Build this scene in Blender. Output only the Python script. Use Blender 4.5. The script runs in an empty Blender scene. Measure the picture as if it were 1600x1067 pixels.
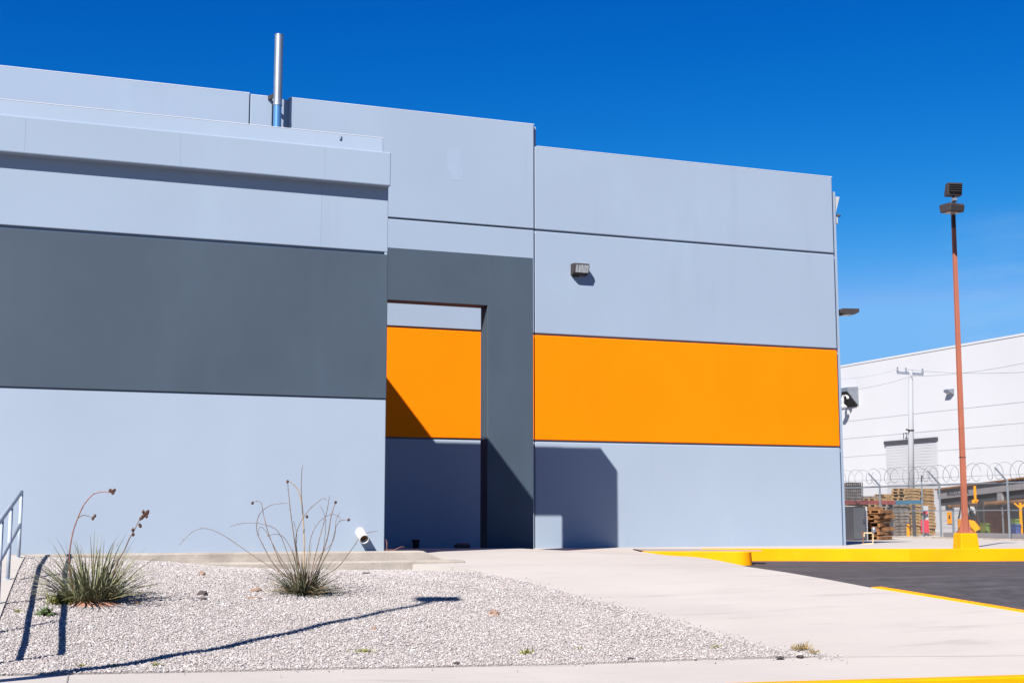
import bpy, bmesh, math, random
import numpy as np
from mathutils import Vector, Matrix
from mathutils.geometry import delaunay_2d_cdt
random.seed(7)
R = math.radians
S = bpy.context.scene
C = S.collection

# ------------------------------------------------------------------ camera
EYE = Vector((0, 0, .73))
FPX, YAW, PIT = 2100.0, R(20.8), R(7.35)
FWD = Vector((math.sin(YAW)*math.cos(PIT), math.cos(YAW)*math.cos(PIT), math.sin(PIT)))
RGT = Vector((math.cos(YAW), -math.sin(YAW), 0))
UPV = RGT.cross(FWD)
cam = bpy.data.cameras.new('camera'); co = bpy.data.objects.new('camera', cam); C.objects.link(co)
cam.sensor_width = 36; cam.lens = FPX/1600*36; cam.clip_end = 3000; cam.clip_start = .1
m = Matrix((RGT, UPV, -FWD)).transposed().to_4x4(); m.translation = EYE
co.matrix_world = m
S.camera = co

# measuring helpers: a sight line of the photograph met with a real plane or with the ground
def ray(x, y): return FWD + RGT*((x-800)/FPX) + UPV*(-(y-533.5)/FPX)
def onY(x, y, Y): r = ray(x, y); return EYE + r*(Y/r.y)
def onX(x, y, X): r = ray(x, y); return EYE + r*(X/r.x)
def atZ(x, y, d): return EYE + ray(x, y)*d
def interp(x, t):
    if x <= t[0][0]: return t[0][1]
    for (a, p), (b, q) in zip(t, t[1:]):
        if x <= b: return p + (q-p)*(x-a)/(b-a)
    return t[-1][1]
PROFILE = [(11.8, -.67), (13.0, -.58), (14.2, -.455), (15.5, -.325), (17, -.19), (18.4, -.08), (19.8, -.005), (21, .01), (25, 0)]
def T(x, y):
    v = y + .25*x
    left = .035*max(0, min(5.6, 4.8-x))*max(0, min(1, (21.2-v)/1.2))      # the bed climbs towards the steps
    hump = interp(v, [(20.8, 0), (22.8, .13), (26, .12), (29, 0)])*max(0, min(1, (11.5-x)/2.5))*max(0, min(1, (x-4.2)/1.2))   # pad before the portal
    base = (interp(v, PROFILE)*2 + interp(v-.35, PROFILE)*2 + interp(v+.35, PROFILE)*2 + interp(v-.8, PROFILE) + interp(v+.8, PROFILE))/8
    return base + left + hump - .02*x*max(0, min(1, (20-v)/7))*(1 if x > 0 else .4)
def A(x, y):
    v = y + .25*x
    return T(x, y) - interp(v, [(14, .13), (20, .2), (27, .26)])
def G(x, y, f=T):
    r = ray(x, y); t = 6.0
    while t < 140:
        p = EYE + r*t
        if p.z < f(p.x, p.y): break
        t += .2
    a, b = t-.2, t
    for _ in range(24):
        c = (a+b)/2; p = EYE + r*c
        if p.z < f(p.x, p.y): b = c
        else: a = c
    return EYE + r*b

# ------------------------------------------------------------------ materials
def mat(name, col, rough=.8, metal=0, var=.06, vscale=.6, bump=.0, bscale=60, col2=None, stretch=(1,1,1), spec=.3, detail=4):
    m = bpy.data.materials.new(name); m.use_nodes = True
    nt = m.node_tree; n = nt.nodes; l = nt.links
    b = n['Principled BSDF']; b.inputs['Roughness'].default_value = rough; b.inputs['Metallic'].default_value = metal
    b.inputs['Specular IOR Level'].default_value = spec
    tc = n.new('ShaderNodeTexCoord'); mp = n.new('ShaderNodeMapping'); mp.inputs['Scale'].default_value = stretch
    l.new(tc.outputs['Object'], mp.inputs[0])
    no = n.new('ShaderNodeTexNoise'); no.inputs['Scale'].default_value = vscale; no.inputs['Detail'].default_value = detail
    l.new(mp.outputs[0], no.inputs['Vector'])
    cr = n.new('ShaderNodeValToRGB')
    c2 = col2 or tuple(c*(1-var*2) for c in col)
    cr.color_ramp.elements[0].color = (*c2, 1); cr.color_ramp.elements[1].color = (*[min(1, c*(1+var*.6)) for c in col], 1)
    cr.color_ramp.elements[0].position = .3; cr.color_ramp.elements[1].position = .68
    l.new(no.outputs[0], cr.inputs[0]); l.new(cr.outputs[0], b.inputs['Base Color'])
    if bump:
        nb = n.new('ShaderNodeTexNoise'); nb.inputs['Scale'].default_value = bscale; nb.inputs['Detail'].default_value = 3
        l.new(tc.outputs['Object'], nb.inputs['Vector'])
        bp = n.new('ShaderNodeBump'); bp.inputs['Strength'].default_value = bump; bp.inputs['Distance'].default_value = .02
        l.new(nb.outputs[0], bp.inputs['Height']); l.new(bp.outputs[0], b.inputs['Normal'])
    return m

def add_stain(m, col, scale, lo, hi, stretch, amount=.5):
    """soft-edged dirt of its own shape over a material"""
    nt = m.node_tree; n = nt.nodes; l = nt.links
    b = n['Principled BSDF']; src = b.inputs['Base Color'].links[0].from_socket
    tc = n.new('ShaderNodeTexCoord'); mp = n.new('ShaderNodeMapping'); mp.inputs['Scale'].default_value = stretch
    mp.inputs['Location'].default_value = (3.1, 7.7, 1.3)
    l.new(tc.outputs['Object'], mp.inputs[0])
    no = n.new('ShaderNodeTexNoise'); no.inputs['Scale'].default_value = scale; no.inputs['Detail'].default_value = 6; no.inputs['Roughness'].default_value = .62
    l.new(mp.outputs[0], no.inputs['Vector'])
    mr = n.new('ShaderNodeMapRange'); mr.inputs['From Min'].default_value = lo; mr.inputs['From Max'].default_value = hi
    mr.inputs['To Max'].default_value = amount
    l.new(no.outputs[0], mr.inputs[0])
    mx = n.new('ShaderNodeMix'); mx.data_type = 'RGBA'
    l.new(mr.outputs[0], mx.inputs[0]); l.new(src, mx.inputs[6]); mx.inputs[7].default_value = (*col, 1)
    l.new(mx.outputs[2], b.inputs['Base Color'])
    return m

WALL = (.213, .266, .344)
M = {}
M['wall'] = add_stain(mat('pale blue-grey painted stucco', WALL, .85, var=.025, vscale=.35, bump=.05, bscale=45), (.236, .295, .375), .5, .55, .75, (1, 1, .5), .5)
add_stain(M['wall'], (.165, .21, .278), 1.1, .60, .80, (1.6, 1.6, .16), .35)
M['wall_low_lit'] = add_stain(mat('grey painted stucco with the low band light painted in', (.232, .282, .352), .85, var=.025, vscale=.35, bump=.05, bscale=45), (.26, .31, .378), .5, .55, .75, (1, 1, .5), .5)  # same wall paint, lightened: brighter light low on the walls put into colour
add_stain(M['wall_low_lit'], (.185, .222, .28), 1.1, .60, .80, (1.6, 1.6, .16), .35)
M['dark'] = add_stain(mat('slate grey painted stucco', (.037, .056, .080), .8, var=.05, vscale=.7, bump=.08, bscale=35), (.046, .069, .097), 1.2, .5, .8, (1, 1, .3), .5)
M['orange'] = add_stain(mat('orange painted stucco', (.74, .165, .0006), .8, var=.02, vscale=.5, bump=.05, bscale=45, spec=.05), (.68, .145, .0006), .8, .55, .8, (1.5, 1.5, .2), .35)
M['coping'] = mat('white metal coping', (.42, .45, .50), .5, var=.05)
M['joint'] = mat('grey joint backing', (.10, .11, .13), .9, bump=.1)
M['concrete'] = add_stain(mat('pale broom-finished concrete', (.350, .326, .304), .9, var=.04, vscale=.5, bump=.12, bscale=90, detail=8), (.28, .255, .245), .55, .5, .74, (.5, 1.6, 1), .55)
add_stain(M['concrete'], (.20, .185, .18), 1.7, .58, .76, (.3, 2.6, 1), .6)
add_stain(M['concrete'], (.14, .125, .115), 6, .68, .76, (1, 1, 1), .5)
M['kerbconc'] = add_stain(mat('weathered kerb concrete', (.32, .285, .25), .9, var=.12, vscale=2.5, bump=.3, bscale=40), (.19, .165, .14), 3, .5, .7, (.4, 1, 1), .7)
M['jointdirt'] = mat('dirt-filled joint', (.225, .205, .195), .95)
M['asphalt'] = add_stain(mat('worn asphalt', (.050, .046, .052), .9, var=.2, vscale=4, bump=.5, bscale=120, detail=8), (.095, .09, .092), 1.3, .5, .75, (.25, 1.8, 1), .6)
M['yellow'] = add_stain(mat('yellow kerb paint', (.74, .265, .0012), .7, var=.05, vscale=2, bump=.15, bscale=30, spec=.08), (.50, .22, .03), 5, .58, .72, (.5, 1, 1.5), .5)
add_stain(M['yellow'], (.20, .12, .04), 9, .66, .74, (1, 1, 1), .5)
M['soil'] = mat('pale gravel soil', (.26, .24, .232), .95, var=.12, vscale=9, bump=.8, bscale=60, detail=8)
M['galv'] = mat('galvanised steel', (.30, .33, .37), .45, .8, var=.06, vscale=4)
M['galvblue'] = mat('blue-coated flue sleeve', (.10, .25, .46), .35, .6, var=.05)
M['dkmetal'] = mat('dark bronze metal', (.045, .038, .038), .55, .2, var=.1, vscale=6)
M['black'] = mat('black rubber', (.010, .010, .012), .7, var=.1)
M['lens'] = mat('ribbed lamp glass', (.34, .36, .38), .25, var=.35, vscale=14, stretch=(3, 1, .1), spec=.6)
M['white'] = mat('white pvc', (.50, .50, .51), .4, var=.03)
M['pipein'] = mat('brown pipe mouth', (.16, .065, .03), .9, var=.2)
M['rail'] = mat('grey-blue painted rail', (.30, .35, .42), .5, var=.08, vscale=3)
M['rust'] = mat('red oxide painted steel', (.30, .098, .060), .65, var=.08, vscale=2, bump=.05)
M['fence'] = mat('fence steel', (.22, .25, .29), .5, .4, var=.1)
M['wire'] = mat('galvanised wire', (.17, .18, .19), .5, .3, var=.1)
M['whwall'] = add_stain(mat('white painted concrete wall', (.385, .39, .41), .85, var=.02, vscale=.2), (.36, .365, .385), .25, .5, .8, (.6, .6, .3), .5)
M['seam'] = mat('faint painted seam', (.19, .225, .29), .9)
M['seamdk'] = mat('faint dark seam', (.05, .07, .095), .9)
M['polewhite'] = mat('whitewashed concrete pole', (.25, .26, .28), .85, var=.05)
M['whline'] = mat('wall joint', (.345, .35, .37), .9)
M['shutter'] = mat('off white roller shutter', (.345, .348, .365), .6, var=.04)
M['greypaint'] = mat('mid grey paint', (.20, .19, .20), .8, var=.08)
M['steelgrey'] = mat('mid steel grey paint', (.085, .09, .10), .6, var=.08)
M['dkgrey'] = mat('dark grey recess', (.045, .045, .055), .8, var=.15)
M['wood'] = mat('pale pallet wood', (.32, .20, .092), .85, var=.3, vscale=3, stretch=(1, 1, 5))
M['oldwood'] = mat('brown pallet wood', (.21, .10, .042), .85, var=.3, vscale=4, stretch=(1, 1, 5))
M['greywood'] = mat('weathered pallet wood', (.20, .17, .15), .85, var=.3, vscale=4)
M['red'] = mat('red paint', (.42, .025, .05), .6)
M['redbeam'] = mat('dull red rack beam', (.17, .035, .035), .6, var=.2)
M['bluebeam'] = mat('blue rack beam', (.03, .12, .20), .6, var=.2)
M['browngate'] = mat('dark brown steel', (.055, .024, .018), .7, var=.3, vscale=3)
M['green'] = mat('green plastic', (.10, .15, .035), .6)
M['blue'] = mat('blue plastic', (.04, .06, .17), .6)
M['conduit'] = mat('cream gas pipe', (.50, .38, .22), .6)
M['leaf'] = mat('grey green leaf', (.165, .165, .092), .6, var=.35, vscale=11, col2=(.078, .083, .042))
M['leafdk'] = mat('dark green leaf', (.105, .10, .06), .6, var=.35, vscale=11, col2=(.04, .044, .024))
M['dryleaf'] = mat('dry straw leaf', (.28, .20, .10), .8, var=.3, vscale=8)
M['stalkred'] = mat('pinkish dry flower stalk', (.22, .10, .075), .8, var=.2, vscale=8)
M['stalk'] = mat('brown dry flower stalk', (.16, .11, .075), .8, var=.3, vscale=8)
M['stalktan'] = mat('tan dry flower stalk', (.33, .235, .15), .8, var=.2, vscale=8)
M['pod'] = mat('dark brown seed pod', (.075, .032, .022), .8, var=.3, vscale=20)
M['weed'] = mat('yellow green weed', (.20, .21, .04), .8, var=.3, vscale=20)
M['weeddry'] = mat('dry tan weed', (.27, .19, .07), .8, var=.3, vscale=20)
M['weedgreen'] = mat('broad green weed leaf', (.07, .11, .035), .7, var=.3, vscale=20)
M['stonetan'] = mat('tan stone', (.24, .16, .12), .9, var=.2, vscale=8, bump=.4)
M['stonedark'] = mat('dark stone', (.06, .05, .05), .9, var=.2, vscale=8, bump=.4)
M['terra'] = mat('red soil', (.33, .17, .11), .95, var=.2, vscale=8, bump=.6, bscale=30)

# ------------------------------------------------------------------ mesh builder
LOC = {}
class MB:
    def __init__(s): s.v = []; s.f = []
    def add(s, vs, fs):
        o = len(s.v); s.v += [tuple(v) for v in vs]; s.f += [tuple(i+o for i in f) for f in fs]; return s
    def box(s, x0, x1, y0, y1, z0, z1):
        return s.add([(x0,y0,z0),(x1,y0,z0),(x1,y1,z0),(x0,y1,z0),(x0,y0,z1),(x1,y0,z1),(x1,y1,z1),(x0,y1,z1)],
                     [(0,3,2,1),(4,5,6,7),(0,1,5,4),(1,2,6,5),(2,3,7,6),(3,0,4,7)])
    def obox(s, c, ax, ay, az):
        """box with centre c and half-axis vectors"""
        c, ax, ay, az = map(Vector, (c, ax, ay, az))
        P = [c+i*ax+j*ay+k*az for k in (-1,1) for i, j in ((-1,-1),(1,-1),(1,1),(-1,1))]
        f = [(0,3,2,1),(4,5,6,7),(0,1,5,4),(1,2,6,5),(2,3,7,6),(3,0,4,7)]
        if ax.cross(ay).dot(az) < 0: f = [t[::-1] for t in f]
        return s.add(P, f)
    def bar(s, a, b, w, h=None):
        a, b = Vector(a), Vector(b); d = b-a; L = d.length/2; d.normalize()
        u = d.cross(Vector((0,0,1)))
        if u.length < .01: u = Vector((1,0,0))
        u.normalize(); k = u.cross(d)
        return s.obox((a+b)/2, d*L, u*w/2, k*(h or w)/2)
    def tube(s, pts, r, n=8, cap=True):
        pts = [Vector(p) for p in pts]; rs = r if isinstance(r, (list, tuple)) else [r]*len(pts)
        u = None; vs = []; fs = []
        for i, p in enumerate(pts):
            d = (pts[min(i+1, len(pts)-1)] - pts[max(i-1, 0)]).normalized()
            if u is None:
                u = d.cross(Vector((0,0,1)))
                if u.length < .05: u = d.cross(Vector((1,0,0)))
            u = (u - d*u.dot(d)).normalized(); w = d.cross(u)
            for k in range(n):
                t = 2*math.pi*k/n; vs.append(p + (u*math.cos(t) + w*math.sin(t))*rs[i])
        for i in range(len(pts)-1):
            for k in range(n):
                a = i*n+k; b = i*n+(k+1) % n
                fs.append((a, a+n, b+n, b))
        if cap: fs.append(tuple(range(n))); fs.append(tuple(range((len(pts)-1)*n, len(pts)*n))[::-1])
        return s.add(vs, fs)
    def prism(s, poly, fn0, fn1):
        """polygon of 2-D points mapped to 3-D by the two functions"""
        n = len(poly); vs = [fn0(*p) for p in poly] + [fn1(*p) for p in poly]
        fs = [tuple(range(n)), tuple(range(n, 2*n))[::-1]]
        fs += [(i, i+n, (i+1) % n + n, (i+1) % n) for i in range(n)]
        return s.add(vs, fs)
    def build(s, name, material, parent=None, bevel=0, smooth=False, seg=2):
        o0 = LOC.get(parent.name, Vector()) if parent else Vector()
        me = bpy.data.meshes.new(name)
        if parent is None:
            xs = np.array(s.v); lo = xs.min(0); hi = xs.max(0)
            o0 = Vector(((lo[0]+hi[0])/2, (lo[1]+hi[1])/2, lo[2]))
        me.from_pydata([Vector(v)-o0 for v in s.v], [], s.f); me.update()
        bm = bmesh.new(); bm.from_mesh(me); bmesh.ops.recalc_face_normals(bm, faces=bm.faces); bm.to_mesh(me); bm.free()
        if smooth: me.shade_smooth()
        me.materials.append(material)
        o = bpy.data.objects.new(name, me); C.objects.link(o)
        if parent: o.parent = parent; LOC[o.name] = o0.copy()
        else: o.location = o0; LOC[o.name] = o0.copy()
        if bevel:
            b = o.modifiers.new('bevel', 'BEVEL'); b.width = bevel; b.segments = seg; b.limit_method = 'ANGLE'
        return o

def tag(o, label=None, cat=None, group=None, kind=None):
    if label: o['label'] = label
    if cat: o['category'] = cat
    if group: o['group'] = group
    if kind: o['kind'] = kind
    return o
def thing(name, loc, label, cat, group=None):
    o = bpy.data.objects.new(name, None); C.objects.link(o); o.location = loc; o.empty_display_size = .2
    LOC[o.name] = Vector(loc); return tag(o, label, cat, group)

def inpoly(x, y, P):
    c = False; j = len(P)-1
    for i in range(len(P)):
        if (P[i][1] > y) != (P[j][1] > y) and x < (P[j][0]-P[i][0])*(y-P[i][1])/(P[j][1]-P[i][1]+1e-12)+P[i][0]: c = not c
        j = i
    return c
def region(name, poly, zf, material, step=.5, skirt=0, dz=0, kind='structure'):
    """ground sheet: plan polygon filled with a grid that follows the height function"""
    P = []
    for a, b in zip(poly, poly[1:]+poly[:1]):
        a = Vector(a[:2]); b = Vector(b[:2]); n = max(1, int((b-a).length/step))
        P += [a.lerp(b, i/n) for i in range(n)]
    nb = len(P)
    xs = [p.x for p in P]; ys = [p.y for p in P]
    pts = list(P); y = min(ys)+step*.5
    while y < max(ys):
        x = min(xs)+step*.5
        while x < max(xs):
            if inpoly(x, y, P) and min((Vector((x, y))-q).length for q in P) > step*.4: pts.append(Vector((x, y)))
            x += step
        y += step
    vs, es, fs, *_ = delaunay_2d_cdt(pts, [(i, (i+1) % nb) for i in range(nb)], [], 1, 1e-5)
    V3 = [(p.x, p.y, zf(p.x, p.y)+dz) for p in vs]
    m = MB(); m.add(V3, fs)
    if skirt:
        cnt = {}
        for f in fs:
            for a, b in zip(f, f[1:]+f[:1]): cnt.setdefault(frozenset((a, b)), []).append((a, b))
        for k, e in cnt.items():
            if len(e) == 1:
                a, b = e[0]; o = len(m.v)
                m.v += [V3[a], V3[b], (V3[b][0], V3[b][1], V3[b][2]-skirt), (V3[a][0], V3[a][1], V3[a][2]-skirt)]
                m.f.append((o+1, o, o+3, o+2))
    o = m.build(name, material); o['kind'] = kind
    return o
def sweep(name, path, prof, material, zf, kind='structure', bevel=.015, closed_ends=True, label=None):
    """profile [(side, height)] carried along a plan path; side is to the left of the path"""
    m = MB(); n = len(prof); vs = []
    P = [Vector(p[:2]) for p in path]
    for i, p in enumerate(P):
        d0 = (P[i]-P[i-1]).normalized() if i else (P[1]-P[0]).normalized()
        d1 = (P[i+1]-P[i]).normalized() if i < len(P)-1 else d0
        d = (d0+d1).normalized(); k = 1/max(.4, d.dot(d0)); nx = Vector((-d.y, d.x))*k
        z = zf(p.x, p.y)
        for a, h in prof: vs.append((p.x+nx.x*a, p.y+nx.y*a, z+h))
    fs = []
    for i in range(len(P)-1):
        for k in range(n):
            a = i*n+k; b = i*n+(k+1) % n; fs.append((a, b, b+n, a+n))
    fs.append(tuple(range(n))[::-1]); fs.append(tuple(range((len(P)-1)*n, len(P)*n)))
    m.add(vs, fs); o = m.build(name, material, bevel=bevel); 
    if kind: o['kind'] = kind
    return o
def dense(pts, step=.3):
    out = []
    for a, b in zip(pts, pts[1:]):
        a = Vector(a[:2]); b = Vector(b[:2]); n = max(1, int((b-a).length/step))
        out += [a.lerp(b, i/n) for i in range(n)]
    out.append(Vector(pts[-1][:2])); return out
def extend(a, b, L):
    a = Vector(a[:2]); b = Vector(b[:2]); return b+(b-a).normalized()*L
def text_mesh(name, body, size, material, parent, loc, xax, up, depth=.006):
    cu = bpy.data.curves.new(name, 'FONT'); cu.body = body; cu.size = size; cu.extrude = depth; cu.align_x = 'CENTER'; cu.align_y = 'CENTER'
    ob = bpy.data.objects.new(name, cu); C.objects.link(ob)
    dg = bpy.context.evaluated_depsgraph_get(); me = bpy.data.meshes.new_from_object(ob.evaluated_get(dg))
    bpy.data.objects.remove(ob); bpy.data.curves.remove(cu)
    xax = Vector(xax).normalized(); up = Vector(up).normalized(); n = xax.cross(up)
    mm = Matrix((xax, up, n)).transposed().to_4x4(); mm.translation = Vector(loc)-LOC.get(parent.name, Vector())
    me.transform(mm); me.materials.clear(); me.materials.append(material)
    o = bpy.data.objects.new(name, me); C.objects.link(o); o.parent = parent; return o

# ------------------------------------------------------------------ light
SUN = Vector((1.042, 1.0, -1.285))
sl = bpy.data.lights.new('sun', 'SUN'); sl.energy = 5.0; sl.angle = R(.5); sl.color = (1.0, .945, .87)
so = bpy.data.objects.new('sun', sl); C.objects.link(so); so.rotation_euler = SUN.to_track_quat('-Z', 'Y').to_euler(); so.location = (-20, -20, 30)
w = bpy.data.worlds.new('World'); S.world = w; w.use_nodes = True
n = w.node_tree.nodes; l = w.node_tree.links
sky = n.new('ShaderNodeTexSky'); sky.sky_type = 'NISHITA'; sky.sun_disc = False
sky.sun_elevation = math.asin(1.285/SUN.length); sky.sun_rotation = math.atan2(-1.042, -1.0) % (2*math.pi)
sky.altitude = 1200; sky.air_density = 1.0; sky.dust_density = .25; sky.ozone_density = 3.0
gm = n.new('ShaderNodeGamma'); gm.inputs[1].default_value = 1.0
hs = n.new('ShaderNodeHueSaturation'); hs.inputs['Saturation'].default_value = 1.35
bg = n['Background']; bg.inputs['Strength'].default_value = .05
# the deep, contrasty blue of dry high-desert air: one response curve per colour channel of the sky's own light
l.new(sky.outputs[0], gm.inputs[0]); l.new(gm.outputs[0], hs.inputs['Color'])
sep = n.new('ShaderNodeSeparateColor'); cmb = n.new('ShaderNodeCombineColor'); l.new(hs.outputs[0], sep.inputs[0])
for i, (a_, p_) in enumerate(((34, 3.0), (1.22, 1.36), (1.0, .86))):
    k = .115
    m0 = n.new('ShaderNodeMath'); m0.operation = 'MULTIPLY'; m0.inputs[1].default_value = k; l.new(sep.outputs[i], m0.inputs[0])
    m1 = n.new('ShaderNodeMath'); m1.operation = 'POWER'; m1.inputs[1].default_value = p_; l.new(m0.outputs[0], m1.inputs[0])
    m2 = n.new('ShaderNodeMath'); m2.operation = 'MULTIPLY'; m2.inputs[1].default_value = a_; l.new(m1.outputs[0], m2.inputs[0])
    m3 = n.new('ShaderNodeMath'); m3.operation = 'MINIMUM'; m3.inputs[1].default_value = (.19, .485, .92)[i]; l.new(m2.outputs[0], m3.inputs[0])
    m4 = n.new('ShaderNodeMath'); m4.operation = 'MULTIPLY'; m4.inputs[1].default_value = 1/k; l.new(m3.outputs[0], m4.inputs[0])
    l.new(m4.outputs[0], cmb.inputs[i])
# one faint wisp of cloud low in the sky, to the right
tcw = n.new('ShaderNodeTexCoord'); mpw = n.new('ShaderNodeMapping'); mpw.inputs['Scale'].default_value = (5, 5, 26)
l.new(tcw.outputs['Generated'], mpw.inputs[0]); nzw = n.new('ShaderNodeTexNoise'); nzw.inputs['Scale'].default_value = 1.6; nzw.inputs['Detail'].default_value = 7
l.new(mpw.outputs[0], nzw.inputs['Vector'])
r1 = n.new('ShaderNodeMapRange'); r1.inputs[1].default_value = .42; r1.inputs[2].default_value = .75; l.new(nzw.outputs[0], r1.inputs[0])
dw = ray(1590, 472).normalized(); vd = n.new('ShaderNodeVectorMath'); vd.operation = 'DISTANCE'; vd.inputs[1].default_value = dw
sw = n.new('ShaderNodeMapping'); sw.inputs['Scale'].default_value = (1, 1, 1); l.new(tcw.outputs['Generated'], vd.inputs[0])
r2 = n.new('ShaderNodeMapRange'); r2.inputs[1].default_value = .075; r2.inputs[2].default_value = .01; l.new(vd.outputs['Value'], r2.inputs[0])
mw = n.new('ShaderNodeMath'); mw.operation = 'MULTIPLY'; l.new(r1.outputs[0], mw.inputs[0]); l.new(r2.outputs[0], mw.inputs[1])
mw2 = n.new('ShaderNodeMath'); mw2.operation = 'MULTIPLY'; mw2.inputs[1].default_value = .35; l.new(mw.outputs[0], mw2.inputs[0])
mxw = n.new('ShaderNodeMix'); mxw.data_type = 'RGBA'; l.new(mw2.outputs[0], mxw.inputs[0]); l.new(cmb.outputs[0], mxw.inputs[6]); mxw.inputs[7].default_value = (5.2, 6.2, 8.2, 1)
l.new(mxw.outputs[2], bg.inputs['Color'])
vs = S.view_settings; vs.view_transform = 'Standard'; vs.look = 'None'; vs.exposure = 1.2; vs.gamma = 1
S.display_settings.display_device = 'sRGB'

# ------------------------------------------------------------------ ground
# wide sheet: at yard level, dipping under the lot and the street
def ground_z(x, y):
    return -2.2 if (-28 < x < 44 and -14 < y < 21) else -.25
gm_ = MB()
xs = [-1500, -400, -120, -60, -32, -26, 0, 20, 40, 48, 80, 200, 500, 1500]; ys = [-1500, -400, -100, -40, -18, -12, 0, 10, 20, 27, 60, 120, 300, 700, 1500]
vsn = [(x, y, ground_z(x, y)) for y in ys for x in xs]; nx = len(xs)
gm_.add(vsn, [(j*nx+i, j*nx+i+1, (j+1)*nx+i+1, (j+1)*nx+i) for j in range(len(ys)-1) for i in range(nx-1)])
tag(gm_.build('ground', mat('dusty ground', (.22, .19, .17), .95, var=.15, vscale=.2)), kind='structure')

WX, WY = 19.24, 28.0               # right end and front plane of the tall building
KF = [G(1096, 857), G(1240, 857), G(1420, 857.5), G(1600, 857)]       # far kerb, back edge
KFX = extend(KF[2], KF[3], 25)
wallbase = [(KF[0].x, WY+.4), (5.0, WY+.4)]
# yard slab beyond the kerb, falling gently to the fence
def YD(x, y): return T(x, y) - .13*max(0, min(1, (y-30)/8 if x < 32 else (x-20)/12))
yard = [(p.x, p.y) for p in KF] + [tuple(KFX), (80, KFX.y), (80, 120), (KF[0].x-1, 120), (KF[0].x-1, WY+.4), (KF[0].x, WY+.4)]
region('yard_pavement', yard, YD, M['concrete'], step=2.5)
# apron / driveway
gl = [G(727, 888), G(800, 905), G(900, 931), G(1000, 958), G(1100, 986), G(1180, 1008), G(1232, 1022), G(1292, 1026.5)]
rr = [G(1000, 861.5), G(1070, 869), G(1168, 885), G(1360, 917.5), G(1480, 937), G(1600, 957)]
rx = extend(rr[-2], rr[-1], 12)
jn = [G(1292, 1026.5), G(1600, 1024)]; jx = extend(jn[0], jn[1], 12)
apron = [(p.x, p.y) for p in gl] + [tuple(jn[1][:2]), tuple(jx), tuple(rx)] + [(p.x, p.y) for p in rr[::-1]] + [tuple(G(985, 857.6)[:2]), (KF[0].x, KF[0].y), (KF[0].x, WY+.4), (5.2, WY+.4), (5.2, 19.78), (5.6, 19.72), tuple(G(712, 886)[:2])]
region('driveway', apron, T, M['concrete'], step=.6, skirt=.5)
# pavement along the street
ge = [G(-20, 1056), G(200, 1052), G(500, 1046), G(800, 1040), G(1100, 1031), G(1292, 1026.5)]
gx = extend(ge[1], ge[0], 14)
kb = [G(1600, 1053.5), G(1130, 1066.5), G(560, 1083), G(0, 1098)]
kbl = extend(kb[2], kb[3], 14); kbr = extend(kb[1], kb[0], 12)
walk = [tuple(gx)] + [(p.x, p.y) for p in ge] + [tuple(jn[1][:2]), tuple(jx), tuple(kbr)] + [(p.x, p.y) for p in kb] + [tuple(kbl)]
region('pavement', walk, T, M['concrete'], step=.6)
kpath = dense([kbr] + [p for p in kb[:2]], .6)
sweep('kerb', kpath, [(0, -.4), (0, .004), (.16, .004), (.17, -.4)], M['yellow'], T)
sweep('kerb', dense([kb[1], kb[2], kb[3], kbl], .6), [(0, -.4), (0, .004), (.16, .004), (.17, -.4)], M['kerbconc'], T)
# the street the camera looks across
far = [kbr, kb[0], kb[1], kb[2], kb[3], kbl]
street = [tuple(p[:2]) for p in far] + [(-60, 12), (-60, 2), (60, -12), (45, 2)]
region('street', street, lambda x, y: T(x, min(y, 12-.25*x))-.16, M['asphalt'], step=2.0)
region('far_pavement', [(-60, 1.9), (60, -12.1), (60, -16), (-60, -3)], lambda x, y: T(x, -20)-.02, M['concrete'], step=3)
# asphalt lot
lot = [(p.x, p.y-.1) for p in KF] + [tuple(extend(KF[2], KF[3], 30)), tuple(extend(rr[-2], rr[-1], 16))] + [(p.x-.05, p.y+.02) for p in rr[::-1]] + [(KF[0].x-.6, KF[0].y-.3)]
region('asphalt_lot', lot, A, M['asphalt'], step=.8)
# kerbs of the lot
kf = dense([KF[0]] + KF[1:] + [KFX], .5)
sweep('kerb', kf, [(.16, .006), (-.02, .006), (-.05, -.36), (.16, -.36)], M['yellow'], T)
nose0 = G(1003, 861.5); nose1 = G(1150, 862.3)
d = (nose1-nose0).normalized(); nn = Vector((-d.y, d.x, 0))
npath = [nose0, nose0.lerp(nose1, .5), nose1]
for k in range(1, 17):
    t = math.pi*k/16; npath.append(nose1 + d*(.28*math.sin(t)) + nn*(.28-.28*math.cos(t)))
npath.append(npath[-1]-d*.9)
sweep('kerb', npath, [(.16, .006), (-.01, .006), (-.03, -.34), (.16, -.34)], M['yellow'], T)
fill = [tuple((p+Vector((0, 0, 0)))[:2]) for p in npath]
region('kerb_island', [tuple(nose0[:2]), tuple((nose1)[:2])] + [tuple((nose1 + d*(.2*math.sin(math.pi*k/8)) + nn*(.28-.2*math.cos(math.pi*k/8)))[:2]) for k in range(1, 8)] + [tuple((nose0+nn*.5)[:2])], T, M['concrete'], step=.4, dz=.001)
sweep('kerb', dense([rr[3], rr[4], rr[5], rx], .5), [(.0, .008), (-.17, .008), (-.17, -.35), (.0, -.35)][::-1] if False else [(0, -.35), (0, .008), (.23, .008), (.25, -.35)], M['yellow'], T)
gut = [G(988, 857.4), G(1100, 858.2), G(1190, 859.6), G(1190, 861.2), G(1060, 861), G(1004, 860.6)]
region('gutter', [tuple(p[:2]) for p in gut], T, M['jointdirt'], step=.5, dz=.006)

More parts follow.
